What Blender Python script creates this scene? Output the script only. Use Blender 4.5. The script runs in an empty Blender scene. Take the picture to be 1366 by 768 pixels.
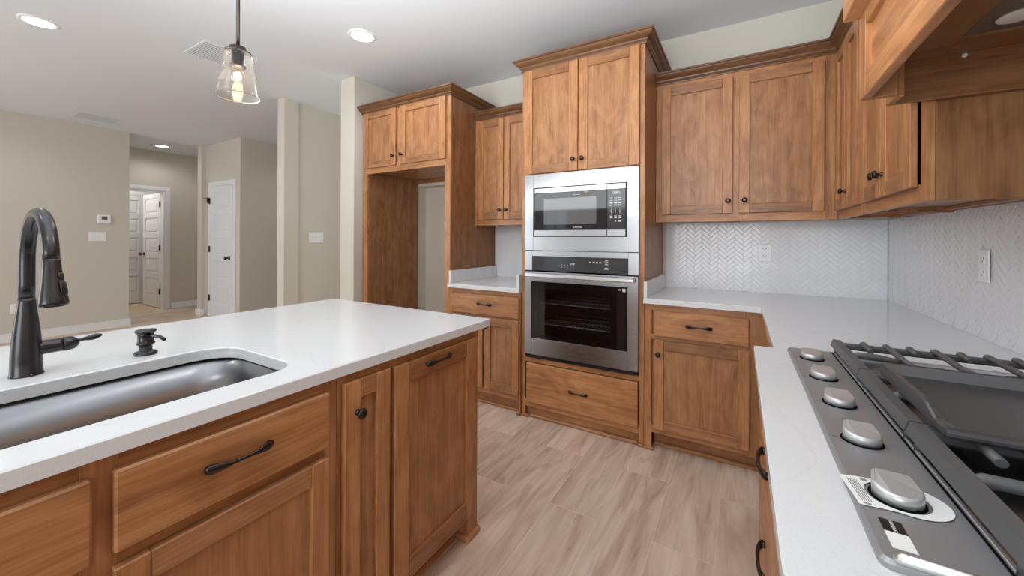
import bpy, bmesh, math, random
from mathutils import Vector, Matrix
random.seed(7)
C = bpy.context.scene.collection
SC = bpy.context.scene

# ------------------------------------------------------------------ camera
CAM_H = 1.25
cd = bpy.data.cameras.new('camera'); cam = bpy.data.objects.new('camera', cd); C.objects.link(cam)
cam.location = (0, 0, CAM_H)
yaw, roll = 0.53203715, 0.0045
cam.matrix_world = (Matrix.Translation((0, 0, CAM_H)) @ Matrix.Rotation(yaw, 4, 'Z')
                    @ Matrix.Rotation(math.pi / 2, 4, 'X') @ Matrix.Rotation(roll, 4, 'Z'))
cd.sensor_fit = 'HORIZONTAL'; cd.sensor_width = 36.0
cd.lens = 517.14 / 1366 * 36
cd.shift_y = -(384 - 318.64) / 1366
cd.clip_start = 0.02
SC.camera = cam

# ------------------------------------------------------------------ world, light, exposure
SC.view_settings.view_transform = 'Standard'
SC.view_settings.look = 'None'
SC.view_settings.gamma = 1.0
SC.view_settings.use_curve_mapping = False
SC.view_settings.exposure = -0.12
w = bpy.data.worlds.new('sky'); SC.world = w; w.use_nodes = True
bgn = w.node_tree.nodes['Background']
bgn.inputs[0].default_value = (0.80, 0.90, 1.0, 1); bgn.inputs[1].default_value = 1.6
SC.cycles.max_bounces = 10
SC.cycles.diffuse_bounces = 6
SC.cycles.glossy_bounces = 5
SC.cycles.transmission_bounces = 8
SC.cycles.transparent_max_bounces = 12
SC.cycles.caustics_reflective = False
SC.cycles.caustics_refractive = False
SC.cycles.sample_clamp_indirect = 6.0

def area(name, loc, aim, sx, sy, power, col=(1, 1, 1)):
    l = bpy.data.lights.new(name, 'AREA'); l.shape = 'RECTANGLE'; l.size = sx; l.size_y = sy
    l.energy = power; l.color = col
    o = bpy.data.objects.new(name, l); C.objects.link(o); o.location = loc
    o.rotation_euler = (Vector(aim) - Vector(loc)).to_track_quat('-Z', 'Y').to_euler()
    return o
# daylight entering by the glazed openings behind the camera and in the living room
area('window_light_kitchen', (-0.55, -3.3, 1.35), (-0.75, 2.5, 1.0), 2.0, 1.9, 62, (0.925, 0.972, 1.0))
area('window_light_living', (-5.8, -3.3, 1.35), (-5.0, 2.5, 1.2), 2.2, 1.9, 60, (0.925, 0.972, 1.0))
area('window_light_side_room', (-3.7, 4.9, 1.5), (-3.7, 2.0, 1.3), 0.7, 1.4, 17, (0.95, 0.98, 1.0))  # added fill for the passage; no window stands there
# added upward fills brightening kitchen and living-room ceiling, in place of a bounced flash
area('bounce_flash', (-1.0, 0.3, 1.9), (-1.0, 0.65, 2.73), 2.4, 1.8, 68, (0.90, 0.965, 1.0))
area('bounce_flash_living', (-4.8, -1.6, 1.2), (-4.8, -1.3, 2.73), 2.0, 1.6, 22, (0.88, 0.955, 1.0))
area('utility_ceiling_lamp', (-9.3, 2.1, 2.68), (-9.3, 2.1, 0), 0.4, 0.4, 14, (1.0, 0.98, 0.95))  # added fill to brighten the utility room, has no fixture
DOWN_W, DOWN_COL = 17.0, (0.97, 0.98, 1.0)

# ------------------------------------------------------------------ materials
def lin(c):
    def f(v):
        v /= 255.0
        return v / 12.92 if v <= 0.04045 else ((v + 0.055) / 1.055) ** 2.4
    return (f(c[0]), f(c[1]), f(c[2]), 1)

def mat(name, col=(200, 200, 200), rough=0.5, metal=0.0, spec=0.5, emit=None, estr=0, coat=0):
    m = bpy.data.materials.new(name); m.use_nodes = True
    b = m.node_tree.nodes['Principled BSDF']
    b.inputs['Base Color'].default_value = lin(col)
    b.inputs['Roughness'].default_value = rough
    b.inputs['Metallic'].default_value = metal
    b.inputs['Specular IOR Level'].default_value = spec
    b.inputs['Coat Weight'].default_value = coat
    if emit:
        b.inputs['Emission Color'].default_value = lin(emit); b.inputs['Emission Strength'].default_value = estr
    return m
def N(m, t, **k):
    n = m.node_tree.nodes.new(t)
    for a, v in k.items():
        if a.startswith('i_'):
            n.inputs[a[2:].replace('_', ' ')].default_value = v
        else: setattr(n, a, v)
    return n
def L(m, a, b): m.node_tree.links.new(a, b)
def bsdf(m): return m.node_tree.nodes['Principled BSDF']
def ramp(m, pts):
    r = N(m, 'ShaderNodeValToRGB'); e = r.color_ramp.elements
    while len(e) < len(pts): e.new(0.5)
    for q, (p, c) in zip(e, pts): q.position = p; q.color = c
    return r
def bump(m, src, strength, dist=0.002):
    b = N(m, 'ShaderNodeBump'); b.inputs['Strength'].default_value = strength; b.inputs['Distance'].default_value = dist
    L(m, src, b.inputs['Height']); L(m, b.outputs[0], bsdf(m).inputs['Normal']); return b

def wood_mat(name, dark, mid, light, rough=0.36):
    m = mat(name, mid, rough, spec=0.42)
    uv = N(m, 'ShaderNodeUVMap')
    def chain(sx, sy, scale, detail, dist=0.0):
        mp = N(m, 'ShaderNodeMapping'); mp.inputs['Scale'].default_value = (sx, sy, 1)
        L(m, uv.outputs[0], mp.inputs[0])
        n = N(m, 'ShaderNodeTexNoise'); n.inputs['Scale'].default_value = scale
        n.inputs['Detail'].default_value = detail; n.inputs['Distortion'].default_value = dist
        L(m, mp.outputs[0], n.inputs[0]); return n.outputs[0]
    streak = chain(1.0, 17.0, 1.6, 4.0, 0.7)
    blot = chain(3.6, 8.0, 1.3, 6.0, 1.6)
    fine = chain(7.0, 170.0, 1.0, 3.0)
    def ma(op, a, b):
        n = N(m, 'ShaderNodeMath', operation=op)
        for i, v in enumerate((a, b)):
            if isinstance(v, (int, float)): n.inputs[i].default_value = v
            else: L(m, v, n.inputs[i])
        return n.outputs[0]
    s = ma('ADD', ma('MULTIPLY', streak, 0.34), ma('ADD', ma('MULTIPLY', blot, 0.38), ma('MULTIPLY', fine, 0.28)))
    r = ramp(m, [(0.30, lin(dark)), (0.50, lin(mid)), (0.72, lin(light))])
    L(m, s, r.inputs[0])
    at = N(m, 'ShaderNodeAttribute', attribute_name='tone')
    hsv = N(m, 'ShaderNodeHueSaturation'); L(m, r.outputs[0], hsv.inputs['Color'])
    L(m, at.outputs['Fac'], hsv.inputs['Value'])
    L(m, hsv.outputs[0], bsdf(m).inputs['Base Color'])
    bump(m, fine, 0.06, 0.001)
    return m

WOOD = wood_mat('stained_maple', (118, 73, 41), (170, 117, 75), (200, 150, 107))
WOOD_IN = wood_mat('raw_maple', (150, 112, 82), (186, 148, 116), (205, 170, 140), 0.5)

def paint(name, col, rough=0.7, b=0.05):
    m = mat(name, col, rough, spec=0.3)
    tc = N(m, 'ShaderNodeTexCoord'); n = N(m, 'ShaderNodeTexNoise'); n.inputs['Scale'].default_value = 160
    n.inputs['Detail'].default_value = 3
    L(m, tc.outputs['Object'], n.inputs[0]); bump(m, n.outputs[0], b, 0.002)
    return m
WALL = paint('greige_wall_paint', (207, 202, 191))
CEIL = paint('white_ceiling_paint', (222, 226, 231), 0.85, 0.06)
TRIM = mat('white_trim_paint', (236, 236, 238), 0.35)
DOORW = mat('white_door_paint', (232, 232, 236), 0.4)
PLASTIC = mat('white_plastic', (240, 240, 242), 0.35)
QUARTZ = mat('white_quartz', (226, 226, 228), 0.14, spec=0.45)
def _q():
    m = QUARTZ; tc = N(m, 'ShaderNodeTexCoord')
    n1 = N(m, 'ShaderNodeTexNoise'); n1.inputs['Scale'].default_value = 1.6; n1.inputs['Detail'].default_value = 8
    n1.inputs['Distortion'].default_value = 2.4; L(m, tc.outputs['Object'], n1.inputs[0])
    r = ramp(m, [(0.0, lin((222, 224, 226))), (0.49, lin((222, 224, 226))), (0.5, lin((217, 219, 222))), (0.51, lin((222, 224, 226)))])
    L(m, n1.outputs[0], r.inputs[0])
    n2 = N(m, 'ShaderNodeTexNoise'); n2.inputs['Scale'].default_value = 420; L(m, tc.outputs['Object'], n2.inputs[0])
    r2 = ramp(m, [(0.3, (0.95, 0.95, 0.95, 1)), (0.6, (1, 1, 1, 1))]); L(m, n2.outputs[0], r2.inputs[0])
    x = N(m, 'ShaderNodeMix', data_type='RGBA', blend_type='MULTIPLY'); x.inputs[0].default_value = 1
    L(m, r.outputs[0], x.inputs[6]); L(m, r2.outputs[0], x.inputs[7]); L(m, x.outputs[2], bsdf(m).inputs['Base Color'])
_q()
TILE = mat('white_glazed_tile', (226, 227, 230), 0.12, spec=0.5)
GROUT = mat('white_grout', (218, 218, 220), 0.8)
def steel(name, col, rough, stretch=(1.0, 1.0, 90.0)):
    m = mat(name, col, rough, 1.0)
    tc = N(m, 'ShaderNodeTexCoord'); mp = N(m, 'ShaderNodeMapping'); mp.inputs['Scale'].default_value = stretch
    L(m, tc.outputs['Object'], mp.inputs[0]); n = N(m, 'ShaderNodeTexNoise'); n.inputs['Scale'].default_value = 12
    n.inputs['Detail'].default_value = 3; L(m, mp.outputs[0], n.inputs[0])
    r = N(m, 'ShaderNodeMapRange'); r.inputs[3].default_value = rough - 0.06; r.inputs[4].default_value = rough + 0.08
    L(m, n.outputs[0], r.inputs[0]); L(m, r.outputs[0], bsdf(m).inputs['Roughness'])
    bump(m, n.outputs[0], 0.03, 0.0006)
    return m
STEEL = steel('brushed_stainless', (166, 166, 168), 0.24)
def aniso(m, amt, rot, uv=False):
    t = N(m, 'ShaderNodeTangent'); t.direction_type = 'UV_MAP' if uv else 'RADIAL'
    if not uv: t.axis = 'Z'
    b = bsdf(m); b.inputs['Anisotropic'].default_value = amt; b.inputs['Anisotropic Rotation'].default_value = rot
    L(m, t.outputs[0], b.inputs['Tangent'])
STEEL_SINK = mat('sink_stainless', (130, 130, 132), 0.28, 1.0); aniso(STEEL_SINK, 0.8, 0.0)
aniso(STEEL, 0.6, 0.25, True)
STEEL_TOP = mat('cooktop_stainless', (160, 161, 163), 0.42, 0.55)
STEEL_BRIGHT = mat('polished_edge_steel', (225, 225, 226), 0.3, 1.0)
KNOBM = mat('satin_metal_knob', (200, 200, 201), 0.36, 0.6)
BLACKGLASS = mat('black_glass', (30, 30, 32), 0.05, spec=0.6)
BLACK = mat('black_plastic', (18, 18, 19), 0.35)
DARKGAP = mat('dark_void', (8, 8, 8), 0.9, spec=0.1)
GREYGLASS = mat('mirrored_grey_mesh_glass', (92, 92, 94), 0.06, spec=0.9)
GREYGLASS2 = mat('dark_grey_gloss', (58, 58, 60), 0.1, spec=0.6)
PRINT = mat('pale_print', (205, 205, 205), 0.5)
PRINTDK = mat('dark_print', (60, 60, 62), 0.5)
CASTIRON = mat('grey_cast_iron', (88, 88, 89), 0.40, 0.0, 0.5)
GRIDDLE = mat('nonstick_griddle', (98, 98, 100), 0.33, 0.6, 0.5)
BRONZE = mat('oil_rubbed_bronze', (62, 54, 50), 0.27, 0.8)
GUNMETAL = mat('dark_brushed_metal', (70, 69, 70), 0.27, 0.9)
PAPER = mat('white_paper', (232, 232, 230), 0.7)
CHROME = mat('chrome_wire', (230, 230, 230), 0.25, 0.4)
LCD = mat('olive_lcd', (92, 88, 66), 0.3)
LEDDISP = mat('clock_display', (170, 170, 172), 0.3, emit=(235, 240, 245), estr=0.5)
GLOW = mat('lit_diffuser', (255, 255, 255), 0.5, emit=(255, 250, 242), estr=9.0)
FILAMENT = mat('glowing_filament', (255, 220, 170), 0.5, emit=(255, 214, 158), estr=55.0)
TANFLOOR = mat('tan_vinyl_floor', (206, 184, 152), 0.5)
def glass(name, col, rough=0.0):
    m = mat(name, col, rough); b = bsdf(m)
    b.inputs['Transmission Weight'].default_value = 1.0; b.inputs['IOR'].default_value = 1.45
    return m
def tinted(name, t, refl, edge=0.75):
    m = bpy.data.materials.new(name); m.use_nodes = True; nt = m.node_tree; nt.nodes.clear()
    out = nt.nodes.new('ShaderNodeOutputMaterial'); tr = nt.nodes.new('ShaderNodeBsdfTransparent')
    tr.inputs[0].default_value = t; g = nt.nodes.new('ShaderNodeBsdfGlossy'); g.inputs['Roughness'].default_value = 0.04
    g.inputs[0].default_value = (1, 1, 1, 1)
    lw = nt.nodes.new('ShaderNodeLayerWeight'); lw.inputs[0].default_value = 0.5
    pw = nt.nodes.new('ShaderNodeMath'); pw.operation = 'POWER'; pw.inputs[1].default_value = 3.5; nt.links.new(lw.outputs['Facing'], pw.inputs[0])
    ml = nt.nodes.new('ShaderNodeMath'); ml.operation = 'MULTIPLY_ADD'; ml.inputs[1].default_value = edge; ml.inputs[2].default_value = refl; nt.links.new(pw.outputs[0], ml.inputs[0])
    mx = nt.nodes.new('ShaderNodeMixShader'); nt.links.new(ml.outputs[0], mx.inputs[0])
    nt.links.new(tr.outputs[0], mx.inputs[1]); nt.links.new(g.outputs[0], mx.inputs[2]); nt.links.new(mx.outputs[0], out.inputs[0])
    return m
GLASS = tinted('clear_shade_glass', (0.955, 0.930, 0.900, 1), 0.02, 0.42)
OVENGLASS = tinted('smoked_oven_glass', (0.62, 0.62, 0.63, 1), 0.035)
WINGLASS = tinted('window_glass', (0.97, 0.98, 0.98, 1), 0.02)

def floor_mat():
    m = mat('oak_plank_floor', (178, 152, 134), 0.38, spec=0.4)
    tc = N(m, 'ShaderNodeTexCoord')
    mp = N(m, 'ShaderNodeMapping'); mp.inputs['Rotation'].default_value = (0, 0, math.pi / 2)
    mp.inputs['Location'].default_value = (0.48, 0.33, 0)
    L(m, tc.outputs['Object'], mp.inputs[0])
    br = N(m, 'ShaderNodeTexBrick'); br.offset = 0.37; br.offset_frequency = 2
    br.inputs['Color1'].default_value = (0, 0, 0, 1); br.inputs['Color2'].default_value = (1, 1, 1, 1)
    br.inputs['Mortar'].default_value = (0.5, 0.5, 0.5, 1)
    br.inputs['Scale'].default_value = 1; br.inputs['Mortar Size'].default_value = 0.0011
    br.inputs['Mortar Smooth'].default_value = 0.0; br.inputs['Bias'].default_value = 0
    br.inputs['Brick Width'].default_value = 1.22; br.inputs['Row Height'].default_value = 0.232
    L(m, mp.outputs[0], br.inputs[0])
    # offset the grain per plank
    sep = N(m, 'ShaderNodeSeparateXYZ'); L(m, tc.outputs['Object'], sep.inputs[0])
    pl = N(m, 'ShaderNodeMath', operation='MULTIPLY'); L(m, br.outputs['Color'], pl.inputs[0]); pl.inputs[1].default_value = 37.0
    ad = N(m, 'ShaderNodeMath', operation='ADD'); L(m, sep.outputs[1], ad.inputs[0]); L(m, pl.outputs[0], ad.inputs[1])
    cb = N(m, 'ShaderNodeCombineXYZ'); L(m, sep.outputs[0], cb.inputs[0]); L(m, ad.outputs[0], cb.inputs[1]); L(m, pl.outputs[0], cb.inputs[2])
    def ns(sx, sy, sc, det, dist):
        q = N(m, 'ShaderNodeMapping'); q.inputs['Scale'].default_value = (sx, sy, 1); L(m, cb.outputs[0], q.inputs[0])
        n = N(m, 'ShaderNodeTexNoise'); n.inputs['Scale'].default_value = sc; n.inputs['Detail'].default_value = det
        n.inputs['Distortion'].default_value = dist; L(m, q.outputs[0], n.inputs[0]); return n.outputs[0]
    g1 = ns(6.5, 0.9, 1.4, 6, 1.5); g2 = ns(60, 2.5, 1.5, 3, 0.2); g3 = ns(8.0, 1.3, 1.0, 7, 2.4)
    r1 = ramp(m, [(0.30, lin((188, 163, 142))), (0.5, lin((214, 192, 173))), (0.7, lin((228, 209, 192)))])
    L(m, g1, r1.inputs[0])
    r3 = ramp(m, [(0.33, (0.68, 0.63, 0.59, 1)), (0.43, (1, 1, 1, 1))]); L(m, g3, r3.inputs[0])
    r2 = ramp(m, [(0.3, (0.93, 0.93, 0.93, 1)), (0.6, (1.02, 1.02, 1.02, 1))]); L(m, g2, r2.inputs[0])
    def mul(a, b, f=1.0):
        x = N(m, 'ShaderNodeMix', data_type='RGBA', blend_type='MULTIPLY'); x.inputs[0].default_value = f
        L(m, a, x.inputs[6]); L(m, b, x.inputs[7]); return x.outputs[2]
    c = mul(mul(r1.outputs[0], r3.outputs[0], 0.6), r2.outputs[0])
    rp = ramp(m, [(0.0, (0.9, 0.89, 0.88, 1)), (1.0, (1.06, 1.05, 1.04, 1))]); L(m, br.outputs['Color'], rp.inputs[0])
    c = mul(c, rp.outputs[0])
    seam = N(m, 'ShaderNodeMix', data_type='RGBA'); L(m, br.outputs['Fac'], seam.inputs[0])
    L(m, c, seam.inputs[6]); seam.inputs[7].default_value = lin((222, 204, 188))
    L(m, seam.outputs[2], bsdf(m).inputs['Base Color'])
    bump(m, g2, 0.05, 0.001)
    return m
FLOOR = floor_mat()

# ------------------------------------------------------------------ mesh helpers
WLOC = {}
class MB:
    """collects geometry for ONE mesh object"""
    def __init__(s): s.v = []; s.f = []; s.uv = []; s.t = []; s.sm = []; s.mi = []
    def face(s, idx, uv=None, tone=1.0, smooth=False, mi=0):
        s.f.append(idx); s.uv.append(uv or [(0, 0)] * len(idx)); s.t.append(tone); s.sm.append(smooth); s.mi.append(mi)
    def box(s, x0, x1, y0, y1, z0, z1, g='z', b=0.0015, tone=None, mi=0):
        x0, x1 = min(x0, x1), max(x0, x1); y0, y1 = min(y0, y1), max(y0, y1); z0, z1 = min(z0, z1), max(z0, z1)
        if tone is None: tone = random.uniform(0.90, 1.08)
        b = min(b, (x1 - x0) * 0.45, (y1 - y0) * 0.45, (z1 - z0) * 0.45)
        lo, hi = (x0, y0, z0), (x1, y1, z1); ga = 'xyz'.index(g)
        ru, rv = random.uniform(0, 40), random.uniform(0, 40)
        base = len(s.v); ids = {}
        for k in range(8):
            sg = (k & 1, k >> 1 & 1, k >> 2 & 1)
            for ax in range(3):
                p = [0, 0, 0]
                for a in range(3):
                    e = hi[a] if sg[a] else lo[a]
                    if a != ax: e += -b if sg[a] else b
                    p[a] = e
                ids[(sg, ax)] = len(s.v); s.v.append(tuple(p))
        def add(idx):
            ps = [Vector(s.v[i]) for i in idx]
            n = (ps[1] - ps[0]).cross(ps[2] - ps[0]) + ((ps[2] - ps[0]).cross(ps[-1] - ps[0]) if len(ps) > 3 else Vector())
            c = sum(ps, Vector()) / len(ps); ctr = Vector(((x0 + x1) / 2, (y0 + y1) / 2, (z0 + z1) / 2))
            if n.dot(c - ctr) < 0: idx = idx[::-1]; ps = ps[::-1]
            an = max(range(3), key=lambda a: abs(n[a]))
            oth = [a for a in range(3) if a != an]
            if ga in oth: ua = ga; va = [a for a in oth if a != ga][0]
            else: ua, va = oth
            s.face(idx, [(p[ua] + ru, p[va] + rv) for p in ps], tone)
        for a in range(3):
            o1, o2 = [q for q in range(3) if q != a]
            for e in (0, 1):
                q = []
                for (i, j) in ((0, 0), (1, 0), (1, 1), (0, 1)):
                    sg = [0, 0, 0]; sg[a] = e; sg[o1] = i; sg[o2] = j; q.append(ids[(tuple(sg), a)])
                add(q)
        for a in range(3):
            o1, o2 = [q for q in range(3) if q != a]
            for i in (0, 1):
                for j in (0, 1):
                    s0 = [0, 0, 0]; s0[o1] = i; s0[o2] = j; s1 = list(s0); s1[a] = 1
                    s0, s1 = tuple(s0), tuple(s1)
                    add([ids[(s0, o1)], ids[(s1, o1)], ids[(s1, o2)], ids[(s0, o2)]])
        for k in range(8):
            sg = (k & 1, k >> 1 & 1, k >> 2 & 1); add([ids[(sg, 0)], ids[(sg, 1)], ids[(sg, 2)]])
        return s
    def sweep(s, pts, radii, side, segs=10, cap=True, mi=0):
        """tube along pts; radii = (ra along side vector, rb across)"""
        base = len(s.v); n = len(pts); pts = [Vector(p) for p in pts]; side = Vector(side)
        for i, p in enumerate(pts):
            t = (pts[min(i + 1, n - 1)] - pts[max(i - 1, 0)]).normalized()
            a = (side - t * side.dot(t)); a = a.normalized() if a.length > 1e-6 else t.orthogonal().normalized()
            b = t.cross(a).normalized(); r = radii[i] if isinstance(radii, list) else radii
            if not isinstance(r, (tuple, list)): r = (r, r)
            for k in range(segs):
                th = 2 * math.pi * k / segs
                s.v.append(tuple(p + a * (r[0] * math.cos(th)) + b * (r[1] * math.sin(th))))
        for i in range(n - 1):
            for k in range(segs):
                k2 = (k + 1) % segs
                s.face([base + i * segs + k, base + i * segs + k2, base + (i + 1) * segs + k2, base + (i + 1) * segs + k], smooth=True, mi=mi)
        if cap:
            s.face([base + k for k in range(segs)][::-1], mi=mi); s.face([base + (n - 1) * segs + k for k in range(segs)], mi=mi)
        return s
    def lathe(s, prof, org, axis=(0, 0, 1), segs=24, cap0=True, cap1=True, mi=0, sharp=()):
        """prof = [(r, h)] revolved about axis through org"""
        ax = Vector(axis).normalized(); a = ax.orthogonal().normalized(); b = ax.cross(a); org = Vector(org)
        rings = []
        for (r, h) in prof:
            ring = len(s.v); rings.append(ring)
            for k in range(segs):
                th = 2 * math.pi * k / segs
                s.v.append(tuple(org + ax * h + (a * math.cos(th) + b * math.sin(th)) * max(r, 1e-5)))
        for i in range(len(prof) - 1):
            for k in range(segs):
                k2 = (k + 1) % segs
                s.face([rings[i] + k, rings[i] + k2, rings[i + 1] + k2, rings[i + 1] + k], smooth=True, mi=mi)
        if cap0: s.face([rings[0] + k for k in range(segs)][::-1], mi=mi)
        if cap1: s.face([rings[-1] + k for k in range(segs)], mi=mi)
        return s
    def prism(s, poly, z0, z1, axis='z', mi=0, tone=1.0, c=0.0, smooth=False):
        """poly in the two other axes (cyclic order), extruded along axis; c = chamfer at the z1 end"""
        def P(p, h):
            return {'z': (p[0], p[1], h), 'x': (h, p[0], p[1]), 'y': (p[0], h, p[1])}[axis]
        n = len(poly); inner = offset(poly, -c) if c else poly
        rings = []
        for pl, h in ((poly, z0), (poly, z1 - (c if z1 > z0 else -c)), (inner, z1)):
            rings.append(len(s.v)); s.v += [P(p, h) for p in pl]
        for r0, r1 in ((rings[0], rings[1]), (rings[1], rings[2])):
            for k in range(n):
                k2 = (k + 1) % n
                s.face([r0 + k, r0 + k2, r1 + k2, r1 + k], [(0, 0)] * 4, tone, smooth, mi)
        s.face([rings[0] + k for k in range(n)][::-1], None, tone, False, mi); s.face([rings[2] + k for k in range(n)], None, tone, False, mi)
        return s
    def build(s, name, m, parent=None, loc=None, kind=None, autosmooth=None):
        me = bpy.data.meshes.new(name)
        xs = list(zip(*s.v))
        if loc is None:
            o0 = Vector([(min(c) + max(c)) / 2 for c in xs])
            if parent is None: o0.z = min(xs[2])
        else: o0 = Vector(loc)
        me.from_pydata([tuple(Vector(p) - o0) for p in s.v], [], s.f)
        ul = me.uv_layers.new(name='UVMap')
        flat = [c for f in s.uv for uv in f for c in uv]
        ul.data.foreach_set('uv', flat)
        at = me.attributes.new('tone', 'FLOAT', 'FACE'); at.data.foreach_set('value', s.t)
        me.polygons.foreach_set('use_smooth', s.sm); me.polygons.foreach_set('material_index', s.mi)
        for q in (m if isinstance(m, (list, tuple)) else [m]): me.materials.append(q)
        bm = bmesh.new(); bm.from_mesh(me); bmesh.ops.recalc_face_normals(bm, faces=bm.faces[:])
        bm.to_mesh(me); bm.free()
        me.update()
        o = bpy.data.objects.new(name, me); C.objects.link(o)
        if parent is not None:
            o.parent = parent; o.location = o0 - WLOC[parent.name]
        else: o.location = o0
        WLOC[o.name] = o0.copy()
        if kind: o['kind'] = kind
        return o

def offset(poly, d):
    n = len(poly); A = sum(poly[i][0] * poly[(i + 1) % n][1] - poly[(i + 1) % n][0] * poly[i][1] for i in range(n))
    sg = 1 if A > 0 else -1; out = []
    for i in range(n):
        p0, p1, p2 = (Vector(poly[i - 1]), Vector(poly[i]), Vector(poly[(i + 1) % n]))
        d1 = (p1 - p0).normalized(); d2 = (p2 - p1).normalized()
        n1 = Vector((d1.y, -d1.x)) * sg; n2 = Vector((d2.y, -d2.x)) * sg
        m = (n1 + n2); m = m.normalized() if m.length > 1e-6 else n1
        k = 1 / max(0.4, m.dot(n1)); out.append(tuple(p1 + m * d * k))
    return out
def rrect(x0, x1, y0, y1, r, seg=6):
    if not isinstance(r, (tuple, list)): r = (r,) * 4       # corners: x0y0, x1y0, x1y1, x0y1
    out = []
    for (cx, cy, a0, rr) in ((x0, y0, 180, r[0]), (x1, y0, 270, r[1]), (x1, y1, 0, r[2]), (x0, y1, 90, r[3])):
        ox = cx + rr * (1 if cx == x0 else -1); oy = cy + rr * (1 if cy == y0 else -1)
        for k in range(seg + 1):
            a = math.radians(a0 + 90 * k / seg); out.append((ox + rr * math.cos(a), oy + rr * math.sin(a)))
    return out
def fillet(poly, rad, seg=5):
    out = []; n = len(poly)
    for i in range(n):
        r = rad.get(i, 0); p = Vector(poly[i])
        if not r: out.append(tuple(p)); continue
        a = (Vector(poly[i - 1]) - p).normalized(); b = (Vector(poly[(i + 1) % n]) - p).normalized()
        s, e, c = p + a * r, p + b * r, p + (a + b) * r     # right angles only
        for k in range(seg + 1):
            th = k / seg * math.pi / 2; out.append(tuple(c - b * r * math.cos(th) - a * r * math.sin(th)))
    return out

def tag(o, label, cat, group=None):
    o['label'] = label; o['category'] = cat
    if group: o['group'] = group
    return o
def thing(name, loc, label, cat, group=None):
    o = bpy.data.objects.new(name, None); C.objects.link(o); o.location = loc; o.empty_display_size = 0.1
    WLOC[o.name] = Vector(loc); return tag(o, label, cat, group)
def struct(name, mb, m, parent=None): return mb.build(name, m, parent, kind='structure')
def text_mesh(name, body, size, m, parent, loc, xdir, ydir, kind=None):
    cu = bpy.data.curves.new(name, 'FONT'); cu.body = body; cu.size = size; cu.align_x = 'CENTER'; cu.align_y = 'CENTER'
    cu.extrude = 0.0003
    to = bpy.data.objects.new(name + '_tmp', cu); C.objects.link(to)
    dg = bpy.context.evaluated_depsgraph_get(); me = bpy.data.meshes.new_from_object(to.evaluated_get(dg))
    bpy.data.objects.remove(to); bpy.data.curves.remove(cu)
    x = Vector(xdir).normalized(); y = Vector(ydir).normalized(); z = x.cross(y)
    M = Matrix((x, y, z)).transposed(); me.transform(M.to_4x4())
    me.materials.clear(); me.materials.append(m)
    o = bpy.data.objects.new(name, me); C.objects.link(o); o.parent = parent; o.location = Vector(loc) - WLOC[parent.name]
    WLOC[o.name] = Vector(loc); return o

# ------------------------------------------------------------------ cabinet helpers
# a front F = (axis, plane, out): axis 'y' = front plane at y, u runs along x; axis 'x' = front plane at x, u runs along y
def fb(mb, F, u0, u1, d0, d1, z0, z1, g='z', b=0.0015, tone=None):
    ax, pl, s = F; a, c = pl + s * d0, pl + s * d1
    if g == 'u': g = 'x' if ax == 'y' else 'y'
    if g == 'd': g = ax
    if ax == 'y': mb.box(u0, u1, min(a, c), max(a, c), z0, z1, g, b, tone)
    else: mb.box(min(a, c), max(a, c), u0, u1, z0, z1, g, b, tone)
def fp(F, u, d, z):
    ax, pl, s = F
    return (u, pl + s * d, z) if ax == 'y' else (pl + s * d, u, z)
def fdir(F): return (0, F[2], 0) if F[0] == 'y' else (F[2], 0, 0)
def udir(F): return (1, 0, 0) if F[0] == 'y' else (0, 1, 0)

def shaker(F, u0, u1, z0, z1, parent, name='door', sw=0.062, rw=0.06, th=0.02, trail=None, m=None):
    mb = MB(); u0, u1 = min(u0, u1), max(u0, u1)
    t = random.uniform(0.95, 1.04)
    fb(mb, F, u0, u0 + sw, 0.001, th, z0, z1, 'z', 0.0022, t * random.uniform(1.0, 1.08))
    fb(mb, F, u1 - sw, u1, 0.001, th, z0, z1, 'z', 0.0022, t * random.uniform(1.0, 1.08))
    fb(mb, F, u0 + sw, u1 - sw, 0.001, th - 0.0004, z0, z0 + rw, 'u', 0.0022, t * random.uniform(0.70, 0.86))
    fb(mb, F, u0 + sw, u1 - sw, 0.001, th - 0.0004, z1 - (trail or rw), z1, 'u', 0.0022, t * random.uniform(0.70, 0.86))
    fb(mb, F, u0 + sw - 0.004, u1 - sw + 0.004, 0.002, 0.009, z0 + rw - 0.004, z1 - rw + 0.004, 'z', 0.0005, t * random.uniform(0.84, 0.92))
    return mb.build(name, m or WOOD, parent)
def slab_front(F, u0, u1, z0, z1, parent, name='drawer', g='u'):
    mb = MB(); fb(mb, F, u0, u1, 0.001, 0.02, z0, z1, g, 0.004, random.uniform(1.0, 1.07)); return mb.build(name, WOOD, parent)
def knob(F, u, z, parent, d=0.0205):
    mb = MB(); mb.lathe([(0.009, 0), (0.009, 0.003), (0.0055, 0.006), (0.005, 0.014), (0.0135, 0.018), (0.0155, 0.022), (0.014, 0.026), (0.012, 0.027), (0.011, 0.0285), (0.006, 0.030)],
             fp(F, u, d, z), fdir(F), 18)
    return mb.build('knob', BRONZE, parent)
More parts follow.
